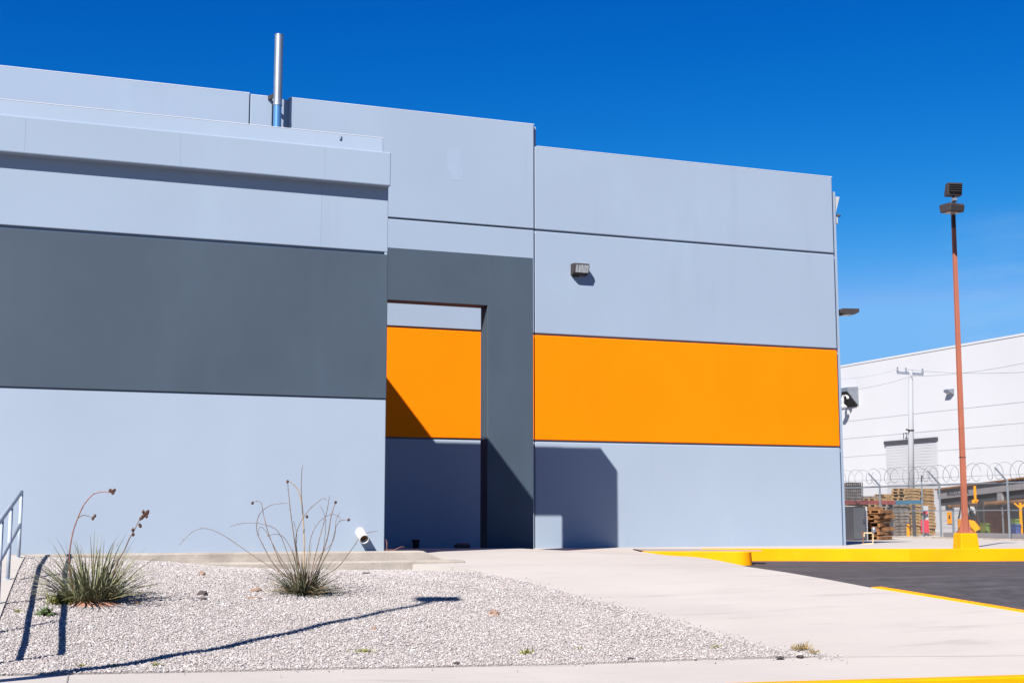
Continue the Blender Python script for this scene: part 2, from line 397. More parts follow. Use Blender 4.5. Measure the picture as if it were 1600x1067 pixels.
def strip(a, b, w_, zf, name='pavement_joint'):
    a = Vector(a[:2]); b = Vector(b[:2]); d_ = (b-a).normalized(); k = Vector((-d_.y, d_.x))*w_/2
    region(name, [tuple(a-k), tuple(b-k), tuple(b+k), tuple(a+k)], zf, M['jointdirt'], step=.25, dz=.006)
strip(G(1300, 1026.4), G(1600, 1024.2), .007, T)
strip(G(107, 1052), G(99, 1092), .010, T)

# ------------------------------------------------------------------ gravel bed
def XE(y): return .045+.057*(y-15.04)+.075            # edge of the ramp
bed = [(XE(19.76), 19.76), (G(560, 893).x, 19.62), tuple(G(727, 893)[:2])] + [(p.x, p.y) for p in gl[1:-1]] + [(p.x, p.y) for p in ge[::-1][:-1]] + [(XE(ge[0].y-.05), ge[0].y-.02)]
def mound(x, y):
    return .008*math.sin(x*1.9+1)*math.sin(y*1.5) + .006*math.sin(x*4.7+y*3.1)
BP = [Vector(p) for p in bed]
def edge_dist(x, y):
    q = Vector((x, y)); best = 9
    for a, b in zip(BP, BP[1:]+BP[:1]):
        ab = b-a; t = max(0, min(1, (q-a).dot(ab)/max(1e-9, ab.dot(ab)))); best = min(best, (q-a-ab*t).length)
    return best
def GB(x, y): return T(x, y) - .085*max(0, min(1, (y-17.6)/1.6))*max(0, min(1, (x-1.6)/2.2)) + .012 + mound(x, y)*min(1, edge_dist(x, y)/.5)
bedo = region('gravel_soil', bed, GB, M['soil'], step=.3, skirt=.08)

def gravel():
    gm = bpy.data.materials.new('crushed pale gravel'); gm.use_nodes = True
    nt = gm.node_tree; b = nt.nodes['Principled BSDF']; b.inputs['Roughness'].default_value = .9; b.inputs['Specular IOR Level'].default_value = .2
    geo = nt.nodes.new('ShaderNodeNewGeometry'); cr = nt.nodes.new('ShaderNodeValToRGB')
    e = cr.color_ramp.elements; e[0].position = 0; e[0].color = (.16, .14, .14, 1); e[1].position = 1; e[1].color = (.47, .45, .445, 1)
    for p, c in ((.05, (.25, .225, .22)), (.3, (.295, .27, .264)), (.6, (.335, .315, .312)), (.82, (.33, .285, .265)), (.9, (.385, .37, .365))):
        k = e.new(p); k.color = (*c, 1)
    nt.links.new(geo.outputs['Random Per Island'], cr.inputs[0]); nt.links.new(cr.outputs[0], b.inputs['Base Color'])
    ph = (1+5**.5)/2
    iv = np.array([(-1,ph,0),(1,ph,0),(-1,-ph,0),(1,-ph,0),(0,-1,ph),(0,1,ph),(0,-1,-ph),(0,1,-ph),(ph,0,-1),(ph,0,1),(-ph,0,-1),(-ph,0,1)])/np.hypot(1, ph)
    ifc = np.array([(0,11,5),(0,5,1),(0,1,7),(0,7,10),(0,10,11),(1,5,9),(5,11,4),(11,10,2),(10,7,6),(7,1,8),(3,9,4),(3,4,2),(3,2,6),(3,6,8),(3,8,9),(4,9,5),(2,4,11),(6,2,10),(8,6,7),(9,8,1)])
    rng = np.random.default_rng(3)
    x0, x1 = min(p.x for p in BP), max(p.x for p in BP); y0, y1 = min(p.y for p in BP), max(p.y for p in BP)
    P = []
    area = (x1-x0)*(y1-y0); N = int(area*3300)
    cx = rng.uniform(x0, x1, N); cy = rng.uniform(y0, y1, N)
    # inside test, vectorised
    ins = np.zeros(N, bool); j = len(BP)-1
    for i in range(len(BP)):
        a, b_ = BP[i], BP[j]
        ins ^= ((a.y > cy) != (b_.y > cy)) & (cx < (b_.x-a.x)*(cy-a.y)/(b_.y-a.y+1e-12)+a.x); j = i
    cx, cy = cx[ins], cy[ins]
    # keep stones the camera could plausibly see, a margin beyond the frame
    k = (cx > -2.2) & (cx < 12); cx, cy = cx[k], cy[k]
    # a loose scatter that strayed onto the concrete at the edges
    st = []
    for (a, b_, cnt) in ((gl[1], gl[3], 90), (gl[3], gl[6], 130), (gl[6], gl[7], 90), (ge[1], ge[3], 26), (ge[3], ge[5], 40)):
        for _ in range(cnt):
            q = a.lerp(b_, rng.random()); st.append((q.x+abs(rng.normal(0, .13))*.7+rng.normal(0, .05), q.y+rng.normal(0, .12)))
    st = np.array(st); cx = np.r_[cx, st[:, 0]]; cy = np.r_[cy, st[:, 1]]
    n_ = len(cx)
    cz = np.array([GB(a, b_) for a, b_ in zip(cx, cy)])
    sz = np.exp(rng.normal(math.log(.0073), .28, n_)); sz = np.clip(sz, .0045, .024)
    dirs = iv[None]*(1+rng.uniform(-.32, .32, (n_, 12, 1)))
    dirs = dirs*rng.uniform((.8, .8, .5), (1.35, 1.0, .9), (n_, 3))[:, None, :]
    th = rng.uniform(0, 6.283, n_); c, s_ = np.cos(th), np.sin(th)
    X = dirs[..., 0]*c[:, None]-dirs[..., 1]*s_[:, None]; Y = dirs[..., 0]*s_[:, None]+dirs[..., 1]*c[:, None]
    V = np.stack([X, Y, dirs[..., 2]], -1)*sz[:, None, None] + np.stack([cx, cy, cz+sz*.25+rng.uniform(0, .006, n_)], -1)[:, None, :]
    F = ifc[None]+np.arange(n_)[:, None, None]*12
    me = bpy.data.meshes.new('gravel'); V = V.reshape(-1, 3).astype(np.float32); F = F.reshape(-1).astype(np.int32); nf = len(F)//3
    me.vertices.add(len(V)); me.vertices.foreach_set('co', V.ravel())
    me.loops.add(len(F)); me.loops.foreach_set('vertex_index', F)
    me.polygons.add(nf); me.polygons.foreach_set('loop_start', np.arange(0, nf*3, 3, dtype=np.int32))
    me.update(calc_edges=True); me.validate()
    me.shade_flat(); me.materials.append(gm)
    o = bpy.data.objects.new('gravel', me); C.objects.link(o)
    tag(o, 'pale crushed gravel covering the sloping bed before the grey wing', 'gravel', kind='stuff')
    print('stones', n_)
gravel()

# ------------------------------------------------------------------ tall building with the orange stripe
zc = [0, 1.65+.73, 4.06+.73, 6.46+.73]
ZR = 8.42+.73; ZT = 8.92+.73
XT = 11.17                                            # right end of the tall part
bld = thing('warehouse_building', (0, 40, 0), 'tall pale grey concrete building with an orange stripe and stepped roofline', 'building')
core = [(-26, -.3), (WX+.135, -.3), (WX+.135, ZR-.35), (XT+.085, ZR-.35), (XT+.085, ZT-.015), (-26, ZT-.015)]
MB().prism(core, lambda x, z: (x, WY+.075, z), lambda x, z: (x, 64, z)).build('wall', M['wall'], bld)
g = .02
def panel(name, x0, x1, y0, y1, z0, z1, mt, bevel=.014): return MB().box(x0, x1, y0, y1, z0, z1).build(name, mt, bld, bevel=bevel)
# right, lower part
panel('wall_panel', XT+.02, WX, WY, WY+.055, -.3, zc[1]-g, M['wall_low_lit'], .02)
panel('orange_panel', XT+.02, WX, WY, WY+.055, zc[1]+g, zc[2]-g, M['orange'], .02)
panel('wall_panel', XT+.02, WX, WY, WY+.055, zc[2]+g, zc[3]-g, M['wall'], .02)
panel('wall_panel', XT+.02, WX, WY, WY+.055, zc[3]+g, ZR, M['wall'], .02)
# tall part, 4 cm proud
XP = onY(390, 170, WY).x; XG0 = onY(425, 170, WY).x; XG1 = onY(452, 170, WY).x
for z0, z1, mt, nm in ((-.3, zc[1]-g, M['wall_low_lit'], 'wall_panel'), (zc[1]+g, zc[2]-g, M['orange'], 'orange_panel'), (zc[2]+g, zc[3]-g, M['wall'], 'wall_panel')):
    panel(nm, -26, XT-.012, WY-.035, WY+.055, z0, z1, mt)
panel('wall_panel', -26, XP-.012, WY-.035, WY+.055, zc[3]+g, ZT, M['wall'])
panel('wall_panel', XP+.012, XG0, WY-.035, WY+.055, zc[3]+g, ZT-.03, M['wall'])
panel('wall_panel', XG1, XT-.012, WY-.035, WY+.055, zc[3]+g, ZT, M['wall'])
M['patch'] = mat('touched-up wall paint', (.217, .276, .361), .8, var=.02, vscale=2, bump=.05, bscale=45)
for (xa_, xb_, ya_, yb_, yw) in ((699, 719, 234, 268, WY-.035), (705, 722, 262, 281, WY-.035)):
    a, b = onY(xa_, yb_, yw), onY(xb_, ya_, yw); MB().box(a.x, b.x, yw-.0012-.0006*(ya_ > 250), yw+.01, a.z, b.z).build('paint_patch', M['patch'], bld)
cp = MB(); cp.box(-26, XP-.012, WY-.0365, WY+.3, ZT, ZT+.018); cp.box(XG1, XT+.0, WY-.0365, WY+.3, ZT, ZT+.018); cp.box(XP+.012, XG0-.03, WY-.0365, WY+.3, ZT-.03, ZT-.012)
cp.build('coping', M['coping'], bld)
cp = MB(); cp.box(XT+.09, WX+.01, WY-.0015, WY+.3, ZR, ZR+.018); cp.build('coping', M['coping'], bld)

# ------------------------------------------------------------------ front wing with the heavy cornice
YF = 20.1
def zf_(x, y): return onY(x, y, YF).z
XR = onY(603.5, 600, YF).x
zg = (onY(0, 353, YF).z+onY(598, 396, YF).z)/2
zb = (onY(0, 605, YF).z+onY(600, 622, YF).z)/2
YC = YF-.165
zs = (onY(0, 236, YC).z+onY(611, 291.5, YC).z)/2
zct = (onY(0, 178, YC).z+onY(606, 238, YC).z)/2
zpt = (onY(0, 157, YC+.06).z+onY(600, 213, YC+.06).z)/2
print('wing', XR, zg, zb, zs, zct, zpt)
wing = thing('office_wing', (-5, 24, 0), 'low pale grey wing with a heavy cornice and a wide slate grey band', 'building')
XL = -16
MB().box(XL, XR-.03, YF+.05, WY-.04, -.3, zct-.05).build('wall', M['wall'], wing)
xs_ = onY(499, 500, YF).x
def wp(name, x0, x1, y0, z0, z1, mt, bevel=.012): return MB().box(x0, x1, y0, YF+.045, z0, z1).build(name, mt, wing, bevel=bevel)
zlow = -.05
wp('wall_panel', XL, XR, YF, zlow, zb-.004, M['wall_low_lit'])
wp('painted_band', XL, XR, YF-.022, zb, zg-.022, M['dark'])
wp('wall_panel', XL, XR, YF, zg+.022, zs+.03, M['wall'])
MB().box(XR-.05, XR-.012, YF+.004, YF+.04, zg-.0215, zg+.0215).build('corner_bead', M['wall'], wing)
MB().box(xs_-.004, xs_+.004, YF-.0008, YF+.01, zg+.05, zs-.01).build('seam', M['seam'], wing)
MB().box(xs_-.004, xs_+.004, YF-.0228, YF, zb+.02, zg-.04).build('seam', M['seamdk'], wing)
for xq in (38, 282, 508):
    xq = onY(xq, 240, YC).x; MB().box(xq-.003, xq+.003, YC-.0008, YC+.01, zs+.03, zct-.03).build('seam', M['seam'], wing)
MB().box(XR-.028, XR, YF+.047, WY-.045, -.05, zs+.03).build('side_panel', M['wall'], wing)
XC = onY(611, 260, YC).x
MB().box(XL, XC, YC, WY-.06, zs, zct).build('cornice', M['wall'], wing, bevel=.018)
XPp = onY(600, 215, YC+.05).x
MB().prism([(YC+.07, zct+.001), (YC+.10, zpt), (YC+.40, zpt), (YC+.40, zct+.001)], lambda y, z: (XL, y, z), lambda y, z: (XPp, y, z)).build('parapet', M['wall'], wing, bevel=.012)
MB().box(XL, XPp-.0, YC+.099, YC+.42, zpt+.001, zpt+.012).build('coping', M['coping'], wing)
MB().box(onY(533, 205, YC).x-.015, onY(533, 205, YC).x+.015, YC+.062, YC+.07, zpt-.09, zpt-.01).build('clip', M['wall'], wing)

# footing ledge and low kerb in front of the wing
lz = onY(300, 866, YF-.25).z
xa = G(660, 875).x
zt0 = EYE.z + ray(300, 865.5).z*((YF-.3)/ray(300, 865.5).y)
xe = onY(662, 870, YF-.36).x
led = MB(); led.prism([(XL, -.25), (XL, .19), (xe, .19), (xe+.16, .12), (xe+.5, .0), (xe+.5, -.25)], lambda x, z: (x, YF-.36, z), lambda x, z: (x, YF+.04, z))
tag(led.build('footing_ledge', M['kerbconc'], bevel=.02), kind='structure')
kz = onY(500, 882.5, YF-.75).z+.045
led = MB(); led.box(onY(240, 884, YF-.75).x, onY(726, 888, YF-.75).x, YF-.78, YF-.37, -.3, kz)
tag(led.build('garden_kerb', M['kerbconc'], bevel=.02), kind='structure')

# ------------------------------------------------------------------ dark portal
YP, TP = 24.78, .41
pc = onY(833, 402, YP); pl_ = onY(605, 388, YP); pj = onY(762, 477, YP)
zt = (pc.z+pl_.z)/2
por = thing('entrance_portal', ((pj.x+pc.x)/2, YP+.2, 0), 'slate grey concrete portal, one pillar and a deep lintel, beside the wing', 'portal')
MB().box(XR+.003, pj.x-.0, YP, YP+TP, pj.z, zt).build('lintel', M['dark'], por)
MB().box(pj.x, pc.x, YP, YP+TP, -.1, zt).build('pillar', M['dark'], por, bevel=.01)

# ------------------------------------------------------------------ things on the buildings
# flue
yfl = WY-.24
f0 = onY(431.5, 260, yfl); f1 = onY(432.3, 56, yfl); fs_ = onY(431.5, 164, yfl)
fl = thing('flue_pipe', (f0.x, yfl, 5.4), 'tall round galvanised flue pipe standing up behind the wing parapet', 'flue')
MB().tube([(f0.x, yfl, fs_.z), (f0.x, yfl, f1.z)], .092, 24).build('pipe', M['galv'], fl, smooth=False)
MB().tube([(f0.x, yfl, 5.4), (f0.x, yfl, fs_.z-.002)], .086, 24).build('sleeve', M['galvblue'], fl)
MB().tube([(f0.x, yfl, f1.z+.001), (f0.x, yfl, f1.z+.02)], [.096, .096], 24).build('cap', M['galv'], fl)
MB().tube([(f0.x, yfl, fs_.z-.02), (f0.x, yfl, fs_.z+.03)], .097, 24).build('collar', M['galv'], fl)
MB().bar((f0.x-.09, yfl, ZT-.06), (f0.x-.16, WY-.04, ZT-.06), .03, .09).build('clamp', M['dkmetal'], fl)
for o in fl.children: o.data.shade_smooth(); o.modifiers.new('es', 'EDGE_SPLIT').split_angle = R(40)

# wall pack lamp
a = onY(889.5, 422, WY); b = onY(917, 422, WY); zt_ = onY(903, 413.5, WY).z; zb_ = onY(903, 431, WY).z
wl = thing('wall_lamp', ((a.x+b.x)/2, WY, zb_), 'bronze wall lamp with a ribbed lens above the orange stripe', 'lamp')
dpt = .24; x0, x1 = a.x+.03, b.x-.035
MB().prism([(0, zt_), (-dpt*.85, zt_-.005), (-dpt, zt_-.05), (-dpt*.8, zb_+.035), (-dpt*.35, zb_), (0, zb_)], lambda y, z: (x0, WY+y-.002, z), lambda y, z: (x1, WY+y-.002, z)).build('housing', M['dkmetal'], wl, bevel=.008)
MB().prism([(-dpt*.97, zt_-.05), (-dpt*.78, zb_+.048), (-dpt*.83, zb_+.042), (-dpt*1.03, zt_-.055)], lambda y, z: (x0+.035, WY+y-.003, z), lambda y, z: (x1-.02, WY+y-.003, z)).build('lens', M['lens'], wl)
MB().box(x0+.06, x0+.2, WY-.03, WY-.0015, zb_-.03, zb_+.01).build('conduit_box', M['dkmetal'], wl)

# things on the right-hand end of the building
def arm_lamp():
    p = onX(1314, 484, WX+.14); y = p.y
    t = thing('area_lamp', p, 'flat dark lamp head reaching out from the right end of the grey building', 'lamp')
    p0 = Vector((WX+.14, WY+.35, p.z-.04)); r = Vector((1, -.15, .05)).normalized(); s = Vector((.15, 1, 0)).normalized(); u = r.cross(s)
    MB().bar(p0, p0+r*.12, .06).build('arm', M['dkmetal'], t)
    c = p0+r*.37+u*.03
    q = MB(); q.prism([(-.26, -.04), (-.15, -.075), (.18, -.075), (.27, -.03), (.27, .055), (-.17, .07), (-.26, .03)], lambda a, b: c+r*a+u*b-s*.19, lambda a, b: c+r*a+u*b+s*.19); q.build('housing', M['dkmetal'], t, bevel=.008)
    MB().obox(c+r*.01-u*.078, r*.11, s*.15, u*.003).build('lens', M['lens'], t)
    MB().box(WX+.137, WX+.15, WY+.27, WY+.43, p.z-.2, p.z+.1).build('back_plate', M['dkmetal'], t)
arm_lamp()
p = onX(1303.5, 312, WX+.14)
zq0 = EYE.z+ray(1306, 337).z*((WY+.2)/ray(1306, 337).y); zq1 = EYE.z+ray(1306, 309).z*((WY+.2)/ray(1306, 309).y)
t = thing('antenna_panel', (WX+.14, WY+.2, zq0), 'slanted pale grey antenna panel high on the right end of the building', 'antenna')
MB().prism([(0.01, zq0), (.15, zq1), (.03, zq1), (-.0, zq0+.02)], lambda x, z: (WX+.14+x, WY+.1, z), lambda x, z: (WX+.14+x, WY+.34, z)).build('panel', M['shutter'], t, bevel=.006)
MB().box(WX+.137, WX+.16, WY+.16, WY+.26, zq0+.05, zq0+.2).build('bracket', M['galv'], t)
zq2 = EYE.z+ray(1307, 351).z*((WY+.2)/ray(1307, 351).y); zq3 = EYE.z+ray(1307, 338).z*((WY+.2)/ray(1307, 338).y)
t = thing('security_camera', (WX+.14, WY+.2, zq2), 'small white security camera under the antenna panel on the building end', 'camera')
MB().tube([(WX+.21, WY+.2, zq2), (WX+.21, WY+.2, zq2+.02), (WX+.22, WY+.2, zq3-.03)], [.04, .06, .06], 14).build('body', M['white'], t)
MB().bar((WX+.135, WY+.2, zq3), (WX+.26, WY+.12, zq3+.03), .035).build('arm', M['dkmetal'], t)
MB().tube([(WX+.22, WY+.15, zq3+.0), (WX+.27, WY+.08, zq3-.015)], .03, 12).build('lens', M['dkgrey'], t)

# white drain pipe out of the wing wall
def drain():
    c0 = onY(563, 832, YF); ax = Vector((.06, -.85, -.42)).normalized()
    L = .22; c1 = c0+ax*L
    t = thing('drain_pipe', c0, 'short white plastic drain pipe sticking out of the wing wall', 'pipe')
    u = ax.cross(Vector((1, 0, 0))).normalized(); w_ = ax.cross(u)
    n = 28; vs = []; fs = []
    rings = [(-.1, .075), (L, .075), (L, .064), (-.08, .064)]
    for d_, r_ in rings:
        for k in range(n):
            th = 2*math.pi*k/n; vs.append(c0+ax*d_+(u*math.cos(th)+w_*math.sin(th))*r_)
    for i in range(3):
        for k in range(n): fs.append((i*n+k, i*n+(k+1) % n, (i+1)*n+(k+1) % n, (i+1)*n+k))
    o = MB().add(vs, fs).build('pipe', M['white'], t); o.data.shade_smooth(); o.modifiers.new('es', 'EDGE_SPLIT').split_angle = R(40)
    MB().tube([c1-ax*.10, c1-ax*.085], [.063, .063], n).build('mouth', M['pipein'], t)
drain()

# bits at the foot of the walls
def rock(name, p, r, material, label, cat='stone', sq=(1, 1, .6), sub=2, seed=0):
    rg = random.Random(seed); bm = bmesh.new(); bmesh.ops.create_icosphere(bm, subdivisions=sub, radius=1)
    for v in bm.verts:
        k = 1+rg.uniform(-.22, .22); v.co = Vector((v.co.x*sq[0]*r*k, v.co.y*sq[1]*r*k, v.co.z*sq[2]*r*k))
    me = bpy.data.meshes.new(name); bm.to_mesh(me); bm.free(); me.materials.append(material)
    o = bpy.data.objects.new(name, me); C.objects.link(o); o.location = (p.x, p.y, p.z+r*sq[2]*.55); LOC[o.name] = o.location.copy()
    return tag(o, label, cat)
pb = Vector((onY(757, 852, YP).x-.42, YP+.15, T(9, YP)))
rock('rubble', pb, .11, M['stonedark'], 'dark lump of rubble in the shade against the portal pillar', 'rubble', (1.5, 1, .7), seed=4)
pk = onY(651, 852, WY-.3)
t = thing('pipe_stub', (pk.x, WY-.25, 0), 'black capped pipe stub at the foot of the shaded wall', 'pipe')
MB().tube([(pk.x, WY-.25, -.05), (pk.x, WY-.25, .16)], .07, 16).build('pipe', M['black'], t)
MB().tube([(pk.x, WY-.25, .16), (pk.x, WY-.25, .20), (pk.x, WY-.25, .215)], [.085, .085, .06], 16).build('cap', M['black'], t)
tw = MB(); c = onY(604, 861, YF-.03)
def px(p0, x, y): r = ray(x, y); return EYE+r*((p0-EYE).dot(FWD))
tw.tube([px(c, 604, 864), px(c, 604.5, 848), px(c, 603, 842)], [.006, .008, .004], 6)
tw.tube([px(c, 604.5, 859), px(c, 616, 859), px(c, 626, 854), px(c, 632, 854)], [.006, .006, .004, .002], 6)
tw.tube([px(c, 616, 859), px(c, 619, 862)], [.005, .002], 5)
tag(tw.build('dead_twig', M['stalkred']), 'dead reddish twig at the corner of the wing', 'twig')

# ------------------------------------------------------------------ steps and handrail, left edge
ry = [19.73, 18, 16, 14, 12.5, ge[0].y-.03]
ramp = [(XE(y)-.004, y) for y in ry] + [(XE(y)-9, y) for y in ry[::-1]]
region('ramp', ramp, lambda x, y: T(max(x, -.3), y)+.035, M['concrete'], step=.5, skirt=.4)
XH = lambda y: XE(y)-.075
py = [19.38, 16.84, 15.04, 13.4, 11.75]
hr = thing('handrail', (XH(16), 16, T(0, 16)), 'grey-blue painted pipe handrail beside the concrete ramp at the left edge', 'handrail')
def hz(y): return T(XH(y), y)+.03
def rz(y): return interp(y, [(11.75, hz(11.75)), (13.4, hz(13.4)+.03), (19.38, hz(19.38))])
for h_, r_ in ((.875, .027), (.44, .024)):
    MB().tube([(XH(y), y, rz(y)+h_) for y in (py[4], py[3], py[0])], r_, 12).build('rail', M['rail'], hr, smooth=True)
for y in py:
    MB().tube([(XH(y), y, hz(y)-.1), (XH(y), y, rz(y)+.875)], .023, 12).build('post', M['rail'], hr, smooth=True)
    MB().tube([(XH(y), y, hz(y)+.003), (XH(y), y, hz(y)+.012)], .05, 12).build('flange', M['rail'], hr)

# ------------------------------------------------------------------ plants
def blade(m, base, az, tilt, L, wdt, droop, rg):
    d = Vector((math.cos(az)*math.sin(tilt), math.sin(az)*math.sin(tilt), math.cos(tilt)))
    side = Vector((-math.sin(az), math.cos(az), 0)); n = 8; p = Vector(base); vs = []; tw = rg.uniform(-.5, .5)
    for i in range(n+1):
        t = i/n; w_ = wdt*(1-t**1.7)*(.65+.35*min(1, t*4)) + .0008
        up = side.cross(d).normalized()
        s2 = (side*math.cos(tw*t)+up*math.sin(tw*t))
        vs += [p+s2*w_, p-up*w_*.55, p-s2*w_]
        p = p+d*(L/n); d = (d+Vector((math.cos(az)*droop, math.sin(az)*droop, -droop*.9))*(.25+t)/n*2).normalized()
    fs = []
    for i in range(n):
        o = i*3; fs += [(o, o+1, o+4, o+3), (o+1, o+2, o+5, o+4)]
    m.add(vs, fs)
def pods(m, pts, r, rg):
    for p in pts:
        bm = bmesh.new(); bmesh.ops.create_icosphere(bm, subdivisions=1, radius=1)
        k = [(v.co.x*r*rg.uniform(.85, 1.1)+p.x, v.co.y*r*rg.uniform(.85, 1.1)+p.y, v.co.z*r*1.2*rg.uniform(.85, 1.1)+p.z) for v in bm.verts]
        m.add(k, [tuple(v.index for v in f.verts) for f in bm.faces]); bm.free()
def smooth_path(P, n=5):
    out = []
    for i in range(len(P)-1):
        p0 = P[max(i-1, 0)]; p1 = P[i]; p2 = P[i+1]; p3 = P[min(i+2, len(P)-1)]
        for k in range(n):
            t = k/n; out.append(.5*((2*p1)+(p2-p0)*t+(2*p0-5*p1+4*p2-p3)*t*t+(3*p1-p0-3*p2+p3)*t**3))
    out.append(P[-1]); return out
def plant(cx, cy, label, leaves, lmat, spread, Lr, wd, stalks, seed, dry=10, dead=.0):
    rg = random.Random(seed); b = G(cx, cy, GB)
    t = thing('red_yucca', b, label, 'plant')
    m = MB()
    for i in range(leaves):
        az = rg.uniform(0, 2*math.pi); rr_ = spread[0]*math.sqrt(rg.random()); q = rg.random()
        tilt = spread[1]*q**.8 + rg.uniform(0, .12)
        base = Vector((b.x+rr_*math.cos(az), b.y+rr_*math.sin(az)*.8, b.z-.02))
        blade(m, base, az+rg.uniform(-.5, .5), tilt, rg.uniform(*Lr)*(1-.25*q*rg.random()), wd*rg.uniform(.7, 1.2), rg.uniform(.05, .45)+.35*q, rg)
    m.build('leaves', lmat, t)
    m = MB()
    for i in range(dry):
        az = rg.uniform(0, 6.28); base = Vector((b.x+.1*math.cos(az), b.y+.1*math.sin(az), b.z))
        blade(m, base, az, rg.uniform(.7, 1.4), rg.uniform(.2, .4), wd*.8, rg.uniform(.3, 1.1), rg)
    m.build('dry_leaves', M['dryleaf'], t)
    dep = (b-EYE).dot(FWD)
    for pts, rad, mt, pd in stalks:
        dd = rg.uniform(-.16, .16); nP = len(pts)
        P = [EYE+ray(*p)*(dep+dd*min(1, i/(nP-1)*1.6)) for i, p in enumerate(pts)]
        P = smooth_path(P)
        n_ = len(P); s = MB(); s.tube(P, [rad*(1-.55*i/(n_-1)) for i in range(n_)], 6)
        for k in range(4, n_-1, 3):         # little scars and stubs along the dry stalk
            q = P[k]; s.tube([q, q+Vector((rg.uniform(-1, 1), rg.uniform(-1, 1), rg.uniform(.2, 1)))*.018], [rad*.45, rad*.3], 4)
        so_ = s.build('stalk', mt, t)
        if pd:
            for x, y in pd:
                k = MB(); pods(k, [EYE+ray(x, y)*(dep+dd)], .0185, rg); k.build('seed_pod', M['pod'], so_)
def zA(L): return [(60+x/4.85, 740+y/4.85) for x, y in L]
def zB(L): return [(280+x/2.907, 700+y/2.907) for x, y in L]
LS = [(zA([(300, 960), (240, 760), (236, 640), (240, 560), (265, 430), (305, 320), (345, 235), (405, 165), (450, 143), (500, 138), (545, 143)]), .0085, M['stalkred'], zA([(545, 124), (576, 124), (565, 146), (556, 134)])),
      (zA([(300, 335), (325, 320), (350, 315), (390, 325), (415, 335)]), .0045, M['stalk'], zA([(428, 320), (413, 338)])),
      (zA([(500, 960), (560, 780), (600, 670), (650, 580), (690, 490), (730, 420), (760, 360), (790, 310), (820, 280)]), .008, M['stalk'], zA([(795, 287), (830, 285), (812, 300), (800, 318), (820, 322), (785, 332), (775, 340), (768, 388), (773, 396), (718, 460), (716, 425), (828, 296)])),
      (zA([(200, 1050), (300, 970), (355, 905)]), .006, M['stalktan'], None)]
plant(143, 941, 'larger grey-green yucca with two podded flower stalks by the handrail shadow', 330, M['leaf'], (.22, 1.12), (.50, .84), .0088, LS, 5, 16)
RS = [(zB([(565, 600), (568, 440), (560, 280), (545, 200), (520, 165), (495, 150)]), .0095, M['stalktan'], None),
      (zB([(560, 300), (555, 190), (557, 100), (563, 75)]), .005, M['stalk'], None),
      (zB([(548, 600), (525, 430), (505, 280), (492, 150)]), .0075, M['stalk'], zB([(492, 152)])),
      (zB([(520, 600), (440, 540), (380, 440), (352, 370), (365, 300), (420, 258), (490, 250)]), .006, M['stalk'], None),
      (zB([(530, 600), (470, 540), (410, 400), (385, 310), (370, 245), (335, 245)]), .0065, M['stalk'], zB([(333, 249)])),
      (zB([(530, 610), (480, 580), (340, 490), (200, 395), (120, 365), (60, 380), (0, 440)]), .005, M['stalk'], None),
      (zB([(590, 620), (620, 560), (670, 420), (690, 310), (710, 245)]), .0085, M['stalk'], zB([(711, 245)])),
      (zB([(580, 620), (600, 560), (640, 400), (670, 290), (683, 215)]), .006, M['stalk'], None),
      (zB([(560, 600), (530, 430), (545, 350), (590, 280), (650, 230), (668, 236)]), .0055, M['stalk'], zB([(580, 311)])),
      (zB([(600, 620), (640, 540), (690, 440), (720, 340), (770, 325)]), .006, M['stalk'], zB([(770, 325)])),
      (zB([(610, 625), (640, 590), (720, 540), (790, 450), (830, 395), (900, 375)]), .006, M['stalk'], None),
      (zB([(545, 600), (520, 490), (480, 410), (440, 390), (400, 400)]), .005, M['stalk'], None),
      (zB([(540, 600), (500, 500), (450, 380), (380, 345), (300, 340), (230, 355)]), .005, M['stalk'], None),
      (zB([(580, 600), (590, 480), (600, 400), (640, 330), (700, 300), (745, 330)]), .005, M['stalk'], None),
      (zB([(600, 600), (650, 480), (665, 330), (640, 260)]), .0045, M['stalk'], None),
      (zB([(590, 610), (630, 500), (700, 420), (712, 330), (730, 290)]), .0045, M['stalk'], None),
      (zB([(540, 610), (460, 500), (395, 380), (365, 360), (360, 400)]), .0045, M['stalk'], None),
      (zB([(570, 610), (530, 480), (535, 400), (520, 330)]), .0045, M['stalk'], None)]
plant(474, 928, 'smaller dark yucca with a tangle of bare dry stalks', 320, M['leafdk'], (.15, 1.35), (.30, .64), .0060, RS, 11, 40)

# red earth at the foot of the larger yucca
q = G(148, 944, GB)
em = MB(); rg = random.Random(2); ring = [(q.x+.34*math.cos(a)*rg.uniform(.85, 1.1), q.y-.04+.19*math.sin(a)*rg.uniform(.85, 1.1)) for a in [i*math.pi/12 for i in range(24)]]
vsn = [(x, y, GB(x, y)-.01) for x, y in ring] + [(q.x+(x-q.x)*.55, q.y+(y-q.y)*.55, GB(x, y)+.035) for x, y in ring] + [(q.x, q.y, q.z+.05)]
em.add(vsn, [(i, (i+1) % 24, 24+(i+1) % 24, 24+i) for i in range(24)] + [(24+i, 24+(i+1) % 24, 48) for i in range(24)])
tag(em.build('earth_mound', M['terra']), 'low mound of reddish earth under the larger yucca', 'earth')

